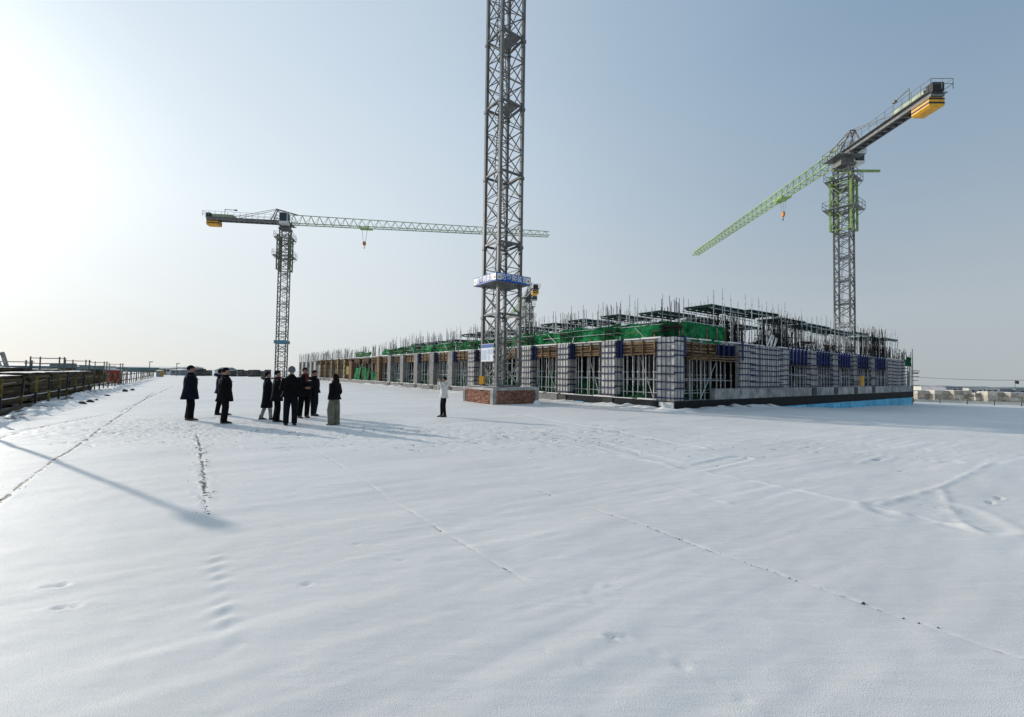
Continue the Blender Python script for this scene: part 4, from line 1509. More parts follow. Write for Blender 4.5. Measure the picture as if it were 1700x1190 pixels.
corn = [(-sl, -sl), (sl, -sl), (sl, sl), (-sl, sl)]
for k in range(8):
    sec = put('mast_section', MB().bar((-sl, -sl, 0.05), (sl, -sl, 0.05), 0.11).bar((sl, -sl, 0.05), (sl, sl, 0.05), 0.11).bar((sl, sl, 0.05), (-sl, sl, 0.05), 0.11).bar((-sl, sl, 0.05), (-sl, -sl, 0.05), 0.11).mesh('mast_section', M['crane_grey']) if k == 0 else _cache['sec'], near, (0, 0, k * SEC))
    _cache['sec'] = sec.data
    for x, y in corn:
        put('leg', LEGM, sec, (x, y, 0))
        put('joint_sleeve', FLG, sec, (x, y, SEC - 0.1))
    ph = SEC / 3
    for i in range(4):
        p, q = corn[i], corn[(i + 1) % 4]
        for j in range(3):
            z0, z1 = j * ph + 0.08, (j + 1) * ph - 0.02
            put('brace', nm((*p, z0), (*q, z1), 0.055, (i, j, 0)), sec)
            put('brace', nm((*q, z0), (*p, z1), 0.045, (i, j, 1)), sec)
            if j:
                put('brace', nm((*p, j * ph + .02), (*q, j * ph + .02), 0.04, (i, j, 2)), sec)
    lad = MB()
    sgn = 1 if k % 2 else -1
    for x in (-0.42, -0.05):
        lad.bar((x, 0.35 * sgn, 0.0), (x, -0.05 * sgn, SEC), 0.045)
    for j in range(14):
        f = (j + .5) / 14
        lad.bar((-0.42, 0.35 * sgn - 0.4 * sgn * f, SEC * f), (-0.05, 0.35 * sgn - 0.4 * sgn * f, SEC * f), 0.025)
    for j in range(5):
        f = (j + 1.5) / 6.5
        zz, yy = SEC * f, 0.35 * sgn - 0.4 * sgn * f
        pts = [(-0.235 + 0.34 * math.cos(a), yy + 0.34 * math.sin(a) * sgn, zz) for a in [math.pi * i / 6 for i in range(7)]]
        for a, b in zip(pts[:-1], pts[1:]):
            lad.bar(a, b, 0.022)
    lad.build('ladder', M['crane_steel'], sec)
    if k in (2, 4, 5, 6, 7):
        MB().box(-0.1, sl - 0.08, -sl + 0.1, sl - 0.1, 0.16, 0.19).build('rest_platform', M['crane_steel'], sec)
# anti-climb box with its lettering
e, z0, z1 = 1.2, 6.78 - BZ, 7.25 - BZ
ac = MB()
ac.box(-e + .03, e - .03, -e + .03, e - .03, z0, z0 + 0.025)
ac_o = ac.build('guard_floor', M['crane_steel'], near)


def text_mesh(body, size, m):
    cu = bpy.data.curves.new('lettering', 'FONT')
    cu.body = body
    cu.size = size
    cu.offset = 0.002
    cu.align_x = 'CENTER'
    cu.align_y = 'CENTER'
    cu.extrude = 0.004
    o = bpy.data.objects.new('lettering', cu)
    COL.objects.link(o)
    dg = bpy.context.evaluated_depsgraph_get()
    dg.update()
    me = bpy.data.meshes.new_from_object(o.evaluated_get(dg))
    bpy.data.objects.remove(o)
    me.materials.clear()
    me.materials.append(m)
    return me


TXT = text_mesh('防攀爬装置', 0.345, M['sign_white'])
TRI = MB().loft([[(-.11, 0, -.09), (.11, 0, -.09), (0, 0, .11)], [(-.11, -.006, -.09), (.11, -.006, -.09), (0, -.006, .11)]]).mesh('warning_triangle', M['sign_yellow'])
TRI2 = MB().loft([[(-.05, 0, -.055), (.05, 0, -.055), (0, 0, .06)], [(-.05, -.004, -.055), (.05, -.004, -.055), (0, -.004, .06)]]).mesh('warning_mark', M['black'])
for rz, face in ((0, 0), (-math.pi / 2, 1), (math.pi / 2, 2), (math.pi, 3)):
    sp = MB().box(-e, e, -e, -e + .02, z0, z1).build('sign_panel', M['sign_blue'], near, rz=rz)
    zc = (z0 + z1) / 2
    o = put('lettering', TXT, sp, (0.02, -e - .002, zc))
    o.rotation_euler = (math.pi / 2, 0, 0)
    o.scale = (1.08, 1.12, 1)
    for sx in (-1, 1):
        MB().box(sx * 1.02 - .13, sx * 1.02 + .13, -e - .008, -e, z0 + .06, z1 - .06).build('warning_card', M['sign_white'], sp)
        put('warning_triangle', TRI, sp, (sx * 1.02, -e - .009, zc))
        put('warning_mark', TRI2, sp, (sx * 1.02, -e - .016, zc - .01))

# brick base of the near crane
SB = 3.15
hb = SB / 2
base = thing('crane_base', 'square crane base of red brick panels between grey concrete piers', 'crane base', (MC.x + 0.02, MC.y, 0), ROT)
MB().box(-hb + .1, hb - .1, -hb + .1, hb - .1, -0.2, BZ - 0.14).build('mortar_core', M['mortar'], base)
for x in (-1, 1):
    for y in (-1, 1):
        cx, cy = x * (hb - .12), y * (hb - .12)
        MB().box(cx - .12, cx + .12, cy - .12, cy + .12, -0.2, BZ - 0.14).build('corner_pier', M['concrete_pale'], base)
MB().box(-hb, hb, -hb, hb, BZ - 0.139, BZ).build('ring_beam', M['concrete_pale'], base)
bl, bh = 0.235, 0.058
brick_m = shared('brick', lambda: MB().box(0, bl - .014, -0.055, 0, 0, bh - .012).mesh('brick', M['brick']))
for rz in (0, -math.pi / 2):
    for r_ in range(13):
        x = -hb + 0.26 - (bl / 2 if r_ % 2 else 0)
        while x < hb - 0.26:
            lo, hi = max(x, -hb + .245), min(x + bl, hb - .245)
            if hi - lo > 0.05:
                o = bpy.data.objects.new('brick', brick_m)
                COL.objects.link(o)
                o.parent = base
                c_, s_ = math.cos(rz), math.sin(rz)
                px_, py_ = lo, -hb + .085 + rnd.uniform(-.025, .02)
                o.location = (px_ * c_ - py_ * s_, px_ * s_ + py_ * c_, 0.0 + r_ * bh)
                o.rotation_euler = (0, 0, rz)
                o.scale = ((hi - lo) / bl, 1, 1)
            x += bl
cap = MB()
cap.sheet((-hb, -hb, BZ + .002), (SB, 0, 0), (0, SB, 0), 14, 14, lambda a, c: (0, 0, 0.03 + 0.04 * nval(a * 3, c * 3)))
cap.build('snow_cap', M['snow_cap'], base, smooth=True)
# things fixed to or standing by the near crane
nb_ = thing('notice_board', 'white notice board with blue heading tied to near crane mast', 'notice board', MC + Vector((dR.x * -sl + dL.x * 0.05, dR.y * -sl + dL.y * 0.05, 0)) + Vector((-0.1, -0.07, 2.35)), ROT - math.pi / 2)
MB().box(-0.62, 0.62, -0.03, 0, 0, 1.0).build('board', M['sign_white'], nb_)
MB().box(-0.6, 0.6, -0.036, -0.0305, 0.78, 0.98).build('heading', M['sign_blue'], nb_)
for x0, x1, a, b in ((-0.56, -0.06, 0.08, 0.66), (0.04, 0.56, 0.40, 0.7), (0.1, 0.3, 0.06, 0.36)):
    MB().box(x0, x1, -0.034, -0.0305, a, b).build('print_block', M['sign_pale'], nb_)
yb = thing('switch_box', 'small yellow electric box standing on the brick crane base', 'switch box', MC + dR * -0.9 + dL * 0.55 + Vector((0, 0, BZ + .03)), ROT - R(60))
MB().box(-0.15, 0.15, -0.1, 0.1, 0.12, 0.58).build('cabinet', M['yellow'], yb)
MB().box(-0.13, 0.13, -0.11, -0.101, 0.15, 0.55).build('door', M['yellow'], yb)
for x in (-.12, .12):
    MB().bar((x, 0, 0), (x, 0, 0.13), 0.03).build('leg', M['black'], yb)
yb2 = thing('site_lamp', 'upright yellow lamp panel among the timber columns far along building', 'lamp', B(-0.15, 53.6, Z0), ROT - R(50))
MB().box(-0.22, 0.22, -0.05, 0.05, 0.75, 1.9).build('lamp_panel', M['sign_yellow'], yb2)
MB().bar((0, 0.06, 0), (0, 0.06, 1.9), 0.06).build('stand', M['wood_yellow'], yb2)
dr = MB()
for a, b in ((0, 0.42), (0.42, 0.84)):
    dr.tube([(0, 0, a), (0, 0, a + .03), (0, 0, b - .03), (0, 0, b)], [.26, .285, .285, .26], 14)
tag(dr.build('oil_drum', M['yellow'], None, B(26.6, 0.35, 1.05)), 'yellow drum between props of shaded side of building', 'drum')

# ------------------------------------------------------------------ storage yard at left, behind the striped fence
FO = Vector((-17.3, 15.0, 0))


def Yd(u, v, z=0.0):
    p = FO + dR * u + dL * v
    return Vector((p.x, p.y, z))


fence = thing('site_fence', 'low fence of black and yellow posts with timber rails along yard', 'fence', FO, ROT)
NPOST = 42
pm = []
for flip in (0, 1):
    b = MB()
    for k in range(4):
        b.cur = (k // 2 + flip) % 2 if k < 4 else 0
        b.box(-0.034, 0.034, -0.034, 0.034, 0.0 + k * 0.31 - (0.15 if k == 0 else 0), (k + 1) * 0.31)
    pm.append(b.mesh('post', [M['yellow'], M['black']]))
wy = mat('worn_yellow', (0.24, 0.18, 0.04), 0.8, 0.35, 5.0, spec=0.2)
for me in pm:
    me.materials[0] = wy
for k in range(NPOST):
    o = put('post', pm[k % 2], fence, (rnd.uniform(-.04, .04), -1.6 + k * 2.1, rnd.uniform(-.04, .03)))
    o.rotation_euler = (rnd.uniform(-.06, .06), rnd.uniform(-.06, .06), 0)
for k in range(NPOST - 1):
    for z in (0.42, 1.02):
        MB().bar((-0.07, -1.7 + k * 2.1, z + rnd.uniform(-.05, .05)), (-0.07, 0.5 + k * 2.1, z + rnd.uniform(-.05, .05)), 0.05, 0.07).build('rail', M['wood_grey'], fence)
    if k < 14:
        MB().bar((-0.07, -1.6 + k * 2.1, 0.475 + .03), (-0.07, 0.4 + k * 2.1, 0.49), 0.05, 0.02).build('snow_cap', M['snow_cap'], fence)
MB().bar((0.35, -3, 0.1), (0.15, 3.2, 0.16), 0.2, 0.1).build('kicker_plank', M['wood_grey'], fence)

SG = 'timber stacks in the yard'


def timber_stack(u, v, L, W, H, label, seed, th=0.1, pw=0.21):
    r = random.Random(seed)
    t = thing('timber_stack', label, 'timber stack', Yd(u, v, gz(Yd(u, v))), ROT, SG)
    nl, nw = int(H / (th + .006)), int(W / pw)
    me = shared(('plk', L, th, pw), lambda: MB().box(0, pw - .012, 0, L, 0, th).mesh('plank', M['wood_grey']))
    for y in (0.15 * L, 0.5 * L, 0.85 * L):
        MB().box(-W, 0, y - .05, y + .05, -0.1, 0.098).build('bearer', M['wood_grey'], t)
    for i in range(nl):
        for j in range(nw):
            if 0 < j < nw - 1 and 0 < i < nl - 1 and j > 1:
                continue            # buried inside the pile, nothing of it can be seen
            o = put('plank', me, t, (-(j + 1) * pw + r.uniform(-.04, .04), r.uniform(-.25, .25), 0.1 + i * (th + .006)))
            o.rotation_euler = (0, 0, r.uniform(-.012, .012))
    zt = 0.1 + nl * (th + .006) + .004
    MB().sheet((-W + .05, 0.1, zt), (W - .1, 0, 0), (0, L - .2, 0), 6, 20, lambda a, c: (0, 0, 0.008 + 0.05 * (math.sin(math.pi * min(max(a, .02), .98)) ** .4) * (0.6 + nval(a * 2 + seed, c * 6)))).build('snow_cap', M['snow_cap'], t, smooth=True)
    return t


timber_stack(-0.55, -4.5, 10.4, 1.3, 1.2, 'long low plank stack right behind fence at left picture edge', 1)
timber_stack(-0.55, 6.7, 3.6, 1.3, 1.28, 'short plank stack next along fence after the long low one', 2)
timber_stack(-0.55, 10.8, 3.6, 1.3, 1.34, 'third plank stack along the fence, ends jutting unevenly', 3)
timber_stack(-0.55, 15.0, 3.8, 1.3, 1.3, 'fourth plank stack along the fence, before last in front row', 4)
timber_stack(-0.55, 19.4, 3.8, 1.3, 1.28, 'last plank stack of front row, beside the red cabinet', 5)
timber_stack(-2.4, -6.0, 12.0, 1.5, 1.52, 'high long plank stack with thick snow, behind the low one', 6, 0.1, 0.25)
timber_stack(-2.4, 8.0, 8.0, 1.5, 1.5, 'dark high plank stack in back row, middle of yard', 7, 0.1, 0.25)
timber_stack(-2.5, 18.0, 7.0, 1.5, 1.46, 'back row plank stack nearest the red cabinet, snow on top', 8, 0.1, 0.25)
timber_stack(-5.0, -6.0, 9.0, 1.6, 1.55, 'rearmost long plank stack under the leaning steel beams', 9, 0.1, 0.25)

rc = thing('red_cabinet', 'red metal site cabinet with snowy flat roof beside fence', 'cabinet', Yd(-0.45, 38.6), ROT)
MB().box(-1.1, 0, 0, 1.3, 0.1, 1.42).build('body', M['red'], rc)
for y0 in (0.03, 0.66):
    MB().box(0, 0.02, y0, y0 + .6, 0.15, 1.38).build('door', M['red'], rc)
MB().box(-1.2, 0.1, -0.1, 1.4, 1.42, 1.47).build('roof', M['white_paint'], rc)
MB().box(-1.15, 0.05, -0.05, 1.35, 1.472, 1.54).build('snow_cap', M['snow_cap'], rc)
MB().box(-1.0, -0.9, 0.1, 1.2, 0, 0.1).box(-0.2, -0.1, 0.1, 1.2, 0, 0.1).build('skid', M['black'], rc)
rp = thing('warning_post', 'thin red and white post standing right of red cabinet', 'post', Yd(-0.25, 41.6), ROT)
MB().bar((0, 0, 0), (0, 0, 1.5), 0.09).build('shaft', M['red'], rp)
for z_ in (0.5, 1.1):
    MB().box(-0.06, 0.06, -0.06, 0.06, z_, z_ + 0.27).build('band', M['white_paint'], rp)

RG = 'open scaffold racks in the yard'
for k, (px, d, w, ptop, lab) in enumerate([(75, 27, 1.55, 594.5, 'open rack of steel pipes rising above the long plank stack'),
                                           (126, 33, 1.35, 599, 'second pipe rack standing left of the green tarped piles'),
                                           (161, 40, 1.2, 601.5, 'plain pipe rack between two green covered piles'),
                                           (187, 43, 1.4, 604.5, 'pipe rack standing just behind and above the red cabinet'),
                                           (10, 25, 2.0, 600, 'pipe rack cut off at left edge under leaning steel beams')]):
    p = at(px, d)
    zt = zat(px, ptop, d)
    t = thing('pipe_rack', lab, 'rack', p, R(8), RG)
    hw = w / 2
    for x in (-hw, hw):
        for y in (0, 0.5):
            MB().bar((x + .12 * (y > 0) * (1 if x < 0 else -1), y, 0), (x + .12 * (y > 0) * (1 if x < 0 else -1), y, zt + 0.1), 0.05).build('upright', M['crane_grey'], t)
    for z, e_ in ((zt, 0.0), (zt - 0.32, 0.3 if k < 2 else 0.0)):
        MB().bar((-hw - e_, 0, z), (hw + e_, 0, z), 0.045).build('crossbar', M['prop_dark'], t)
        MB().bar((-hw, 0.5, z), (hw, 0.5, z), 0.045).build('crossbar', M['prop_dark'], t)
    MB().box(-0.3, 0.3, 0.0, 0.5, zt - 0.36, zt - 0.32).build('shelf', M['black'], t)
t = thing('leaning_beams', 'two pale steel beams propped into an inverted V at left edge', 'steel beams', at(4, 24), R(10))
MB().bar((0, 0, 2.35), (0.45, 0, 0.9), 0.13).build('beam', M['concrete_pale'], t)
MB().bar((-0.3, 0, 2.3), (0.05, 0, 2.38), 0.13).build('beam', M['concrete_pale'], t)
MB().bar((-0.35, 0.2, 1.9), (0.0, 0.2, 1.0), 0.13).build('beam', M['concrete_pale'], t)
for px, d, w, lab in ((106, 36, 1.3, 'green covered pallet pile behind the second pipe rack'), (153, 44, 1.6, 'dull green covered pile left of the pale box'), (174, 50, 1.8, 'pale grey crate between green covered pile and red cabinet')):
    p = at(px, d)
    zt = zat(px, 603 if px < 120 else 607, d)
    t = thing('covered_pile', lab, 'pile', p, R(5))
    mm = M['white_paint'] if px == 174 else M['teal']
    MB().loft([[(-w / 2, -.5, zt - .35), (w / 2, -.5, zt - .35), (w / 2, .5, zt - .35), (-w / 2, .5, zt - .35)], [(-w / 2 + .05, -.45, zt), (w / 2 - .05, -.45, zt), (w / 2 - .05, .45, zt + .02), (-w / 2 + .05, .45, zt + .02)]]).build('cover', mm, t)
    MB().box(-w / 2 + .1, w / 2 - .1, -.45, .45, 0.0, zt - .355).build('pallet_load', M['wood_grey'], t)

# rubble and snowy lumps along the fence foot
RUB = [(42, 688, .22), (66, 688, .2), (57, 694, .13), (14, 700, .26), (38, 699, .2), (140, 671, .2), (152, 668, .22), (163, 665, .16), (210, 650, .3), (222, 648, .25), (180, 658, .18), (118, 676, .14), (8, 692, .16)]
rank = [sorted(RUB).index(q) for q in RUB]
for k, (px, py, s) in enumerate(RUB):
    r = random.Random(900 + k)
    p = gp(px, py)
    s *= .8
    b = MB().ell((0, 0, s * .2), (s, s * .7, s * .5), 9, 6)
    b.v = [(x * (1 + r.uniform(-.25, .25)), y * (1 + r.uniform(-.25, .25)), z * (1 + r.uniform(-.3, .3))) for x, y, z in b.v]
    o = b.build('rubble_lump', M['stone'], None, p, False, r.uniform(0, 3))
    tag(o, 'dark frozen rubble lump at fence foot, %s from left picture edge' % ORD[rank[k]], 'rubble', 'rubble along the fence foot')
for k, (px, py, s) in enumerate([(84, 679, .36)]):
    p = gp(px, py)
    b = MB().ell((0, 0, 0.02), (s * 1.3, s * .8, s * .75), 24, 14)
    b.v = [(x * (1 + .25 * nval(x * 2, z * 2 + 3)), y * (1 + .25 * nval(y * 2, z * 3)), z * (1 + .3 * nval(x * 2, y * 2)) if z > 0 else z) for x, y, z in b.v]
    o = b.build('snow_heap', M['snow_cap'], None, p, True, 0.6)
    tag(o, 'smooth rounded heap under snow in front of the long plank stack', 'snow heap')
for k, (px, py) in enumerate([(1128, 681), (1146, 683)]):
    p = gp(px, py)
    b = MB().ell((0, 0, 0.04), (.2, .15, .12), 10, 7)
    b.v = [(x * (1 + rnd.uniform(-.2, .2)), y * (1 + rnd.uniform(-.2, .2)), z * (1 + rnd.uniform(-.2, .2))) for x, y, z in b.v]
    tag(b.build('rubble_lump', M['stone'] if k else M['snow_cap'], None, p), 'dark stone lying just right of the building corner' if k else 'snowy stone at foot of the building corner', 'rubble')
o = MB().ell((0, 0, .06), (.22, .18, .2), 14, 10).build('snow_heap', M['snow_cap'], None, gp(893, 672), True)
tag(o, 'small snowy block just right of the brick crane base', 'snow heap')

# ------------------------------------------------------------------ far left: sheds, huts, block stacks
def shed(label, px0, px1, d, ptop, wall, roofm, rise=0.6, windows=0, depth=6, group=None, rz=0.0, name='site_hut', cat='hut'):
    a, b = at(px0, d), at(px1, d)
    c = (a + b) / 2
    zg = gz(c)
    zt = zat((px0 + px1) / 2, ptop, d) - zg
    w = (b - a).length / 2
    t = thing(name, label, cat, (c.x, c.y, zg), rz, group)
    MB().box(-w, w, 0, depth, -0.3, zt - rise).build('wall', wall, t)
    rf = MB()
    rf.loft([[(-w - .15, -.2, zt - rise + .002), (-w - .15, depth + .2, zt - rise + .002), (-w - .15, depth / 2, zt)], [(w + .15, -.2, zt - rise + .002), (w + .15, depth + .2, zt - rise + .002), (w + .15, depth / 2, zt)]])
    rf.build('roof', roofm, t)
    for k in range(windows):
        x = -w + (k + .5) * 2 * w / windows
        f = MB().box(x - .45, x + .45, -.04, 0, (zt - rise) * .45, (zt - rise) * .85).build('window', M['white_paint'], t)
        MB().box(x - .38, x + .38, -.05, -.041, (zt - rise) * .48, (zt - rise) * .82).build('pane', M['glass'], f)
    MB().box(-.4, .4, -.05, 0, 0, min(2.0, (zt - rise) * .8)).build('door', M['shed_grey'], t)
    return t


shed('long low teal shed along horizon beyond the timber yard', -40, 288, 190, 606.2, M['teal'], M['snow_cap'], 0.5, 0, 8, name='long_shed', cat='shed')
shed('small pale two storey hut on horizon left of the first man', 265, 283, 115, 608.8, M['cream_pale'], M['snow_cap'], 0.3, 3)
shed('tiny grey hut just behind the head of the man in tan boots', 299, 313, 120, 607.5, M['shed_grey'], M['snow_cap'], 0.4, 2)
shed('whitish hut with slanted roof above man in flared coat', 357, 374, 120, 609.5, M['white_paint'], M['teal'], 0.9, 0)
shed('yellow container on the road edge beyond the red cabinet', 261, 267, 88, 614.2, M['container'], M['snow_cap'], 0.12, 0, 0.9, name='container', cat='container')
shed('dull grey block of sheds between pale hut and first man', 284, 300, 110, 612.0, M['shed_grey'], M['snow_cap'], 0.3, 2)

BG = 'dark block stacks on the far horizon'
def block_stack(label, c, w, h, rows, colsn, m, group, rz=0.0, depth=1.2):
    t = thing('block_stack', label, 'block stack', (c.x, c.y, gz(c)), rz, group)
    bw, bh_ = w / colsn, h / rows
    me = shared(('blk', round(bw, 2), round(bh_, 2), m.name), lambda: MB().box(0.015, bw - .015, 0, depth, 0.01, bh_ - .01).mesh('block', m))
    for i in range(rows):
        for j in range(colsn):
            o = put('block', me, t, (-w / 2 + j * bw, rnd.uniform(-.05, .05), i * bh_))
    MB().box(-w / 2 + .05, w / 2 - .05, .05, depth - .05, h, h + .05).build('snow_cap', M['snow_cap'], t)
    return t


STACKS = ['dark block stack right beside the head of man in tan boots', 'middle one of three dark block stacks right of first man', 'dark block stack just left of the slanted whitish hut'] + ['%s dark block stack in row between slanted hut and far crane mast' % ORD[k] for k in range(7)]
xs = [322, 333, 344, 385, 398, 407, 416, 425, 434, 443]
for k, px in enumerate(xs):
    c = at(px, 106 + (k % 3) * 3)
    block_stack(STACKS[k], c, 0.98 if px > 390 else 1.2, 1.6 + rnd.uniform(-.25, .3), 3, 2, M['far_block'], BG)
for px, pt in ((294, 604), (249, 601)):
    c = at(px, 100)
    t = thing('lamp_post', 'thin lamp post on horizon %s' % ('just left of the first man' if px == 294 else 'above the yellow container'), 'lamp post', c)
    zt = zat(px, pt, 100)
    MB().tube([(0, 0, 0), (0, 0, zt)], 0.07, 6).build('pole', M['crane_grey'], t)
    MB().box(-.1, .6, -.1, .1, zt, zt + .15).build('lamp_head', M['crane_grey'], t)
t = thing('pipe_rack', 'low pipe barrier at foot of the far left crane', 'rack', at(478, 78), 0, RG)
for z in (.9, 1.5):
    MB().bar((-.9, 0, z), (.9, 0, z), .07).build('crossbar', M['prop_dark'], t)
for x in (-.8, .8):
    MB().bar((x, 0, 0), (x, 0, 1.6), .07).build('upright', M['prop_dark'], t)

# ------------------------------------------------------------------ far right: block stacks, huts, flag
RGp = 'cream block stacks at the right edge'
for k, (p0, p1, pt, d, lab) in enumerate([(1524, 1548, 648.5, 57, 'cream block stack nearest the far right end of building'),
                                          (1552, 1579, 648.5, 56, 'cream block stack second from the building end, neatly squared'),
                                          (1585, 1613, 648.5, 55, 'cream block stack in front of the grey hut'),
                                          (1619, 1636, 653.0, 54, 'lower narrow cream block stack before the pale hut'),
                                          (1641, 1674, 651.0, 53, 'wide cream block stack left of the flagpole'),
                                          (1679, 1716, 652.5, 52, 'pinkish block stack cut by right edge below the flag')]):
    c = (at(p0, d) + at(p1, d)) / 2
    zg = gz(c)
    h = zat((p0 + p1) / 2, pt, d) - zg
    block_stack(lab, c, (at(p1, d) - at(p0, d)).length, h, 3, 2, M['cream'], RGp, R(-6), 1.4)
bar_ = thing('low_barrier', 'low pale board barrier along snow before the cream block stacks', 'barrier', (0, 0, 0))
pp = [at(px, d) for px, d in ((1516, 52.5), (1560, 51.5), (1605, 50.5), (1650, 49.5), (1695, 48.5), (1740, 47.5))]
for a, b in zip(pp[:-1], pp[1:]):
    za, zb = gz(a), gz(b)
    MB().bar((a.x, a.y, za + .22), (b.x, b.y, zb + .22), 0.06, 0.3).build('board', M['cream_pale'], bar_)
    MB().bar((a.x, a.y, za - .1), (a.x, a.y, za + .5), 0.08).build('post', M['wood_grey'], bar_)
shed('grey flat hut behind cream stacks at far right', 1570, 1598, 100, 640.5, M['shed_grey'], M['shed_grey'], 0.2, 3)
shed('pale cream hut with low grey roof right of the grey hut', 1608, 1633, 104, 641.8, M['cream_pale'], M['shed_grey'], 0.35, 2)
shed('second pale cream hut joined to dark open shed', 1636, 1658, 104, 641.8, M['cream_pale'], M['shed_grey'], 0.35, 2)
shed('dark open shed between cream hut and flagpole', 1660, 1680, 106, 643.5, M['shed_grey'], M['shed_grey'], 0.25, 0)
shed('blue grey hut cut by the right picture edge', 1686, 1730, 106, 643.0, M['shed_grey'], M['teal'], 0.3, 2)
shed('pale hut with teal roof edge behind nearest cream stack', 1545, 1574, 115, 640.0, M['cream_pale'], M['teal'], 0.25, 2)
fp = thing('flagpole', 'thin flagpole with small dark flag at right edge', 'flagpole', at(1685, 100, gz(at(1685, 100))))
zb = zat(1685, 631, 100) - gz(at(1685, 100))
MB().tube([(0, 0, 0), (0, 0, zb)], 0.05, 6).build('pole', M['crane_steel'], fp)
MB().sheet((0.03, 0, zb - .75), (0.85, 0, -.1), (0, 0, .7), 8, 4, lambda a, c: (0, .12 * math.sin(a * 6), 0)).build('flag_cloth', M['flag'], fp, smooth=True)
pl = MB()
A_, B_ = at(1500, 70, zat(1500, 624, 70)), at(1800, 52, zat(1800, 629, 52))
pts = [A_.lerp(B_, i / 16) + Vector((0, 0, -0.35 * (1 - (2 * i / 16 - 1) ** 2))) for i in range(17)]
pl.tube(pts, 0.022, 4)
tag(pl.build('power_cable', M['black']), 'thin dark cable sagging from far building end towards right edge', 'cable')

# a floodlight mast just outside the left of the picture throws the long thin shadow over the snow
sx, sy = -math.sin(R(SUN_AZ)), -math.cos(R(SUN_AZ))
tip = gp(372, 868)
HP = 5.2
k_ = HP / math.tan(R(SUN_EL))
fl = thing('floodlight_mast', 'slim floodlight mast left of the picture casting thin shadow on snow', 'floodlight', (tip.x - sx * k_, tip.y - sy * k_, 0))
MB().tube([(0, 0, 0), (0, 0, HP - .2)], [0.06, 0.045], 8).build('pole', M['crane_steel'], fl)
MB().box(-.12, .12, -.08, .08, HP - .22, HP + .02).build('lamp_head', M['crane_steel'], fl)

# ------------------------------------------------------------------ people
PG = 'people standing on the snow'


def skin_body(name, J, E, rad, parent):
    me = bpy.data.meshes.new(name)
    me.from_pydata([tuple(p) for p in J], E, [])
    o = bpy.data.objects.new(name, me)
    COL.objects.link(o)
    o.modifiers.new('skin', 'SKIN')
    o.modifiers.new('sub', 'SUBSURF').levels = 1
    bpy.context.view_layer.update()
    lay = me.skin_vertices[0].data if me.skin_vertices else None
    for i, r in enumerate(rad):
        lay[i].radius = r if hasattr(r, '__len__') else (r, r)
        lay[i].use_root = (i == 0)
    dg = bpy.context.evaluated_depsgraph_get()
    dg.update()
    m2 = bpy.data.meshes.new_from_object(o.evaluated_get(dg))
    bpy.data.objects.remove(o)
    bpy.data.meshes.remove(me)
    m2.materials.clear()
    m2.materials.append(M['skin'])
    m2.polygons.foreach_set('use_smooth', [True] * len(m2.polygons))
    return put(name, m2, parent)


def ring(z, rx, ry, cx=0.0, cy=0.0, n=20, wob=0.0, ph=0.0):
    out = []
    for k in range(n):
        a = 2 * math.pi * k / n
        w = 1 + wob * math.sin(5 * a + ph) + wob * .6 * math.sin(9 * a + 2 * ph)
        # squarer than an ellipse, as a clothed torso is
        c, s_ = math.cos(a), math.sin(a)
        e = 0.85
        out.append(Vector((cx + rx * w * math.copysign(abs(c) ** e, c), cy + ry * w * math.copysign(abs(s_) ** e, s_), z)))
    return out


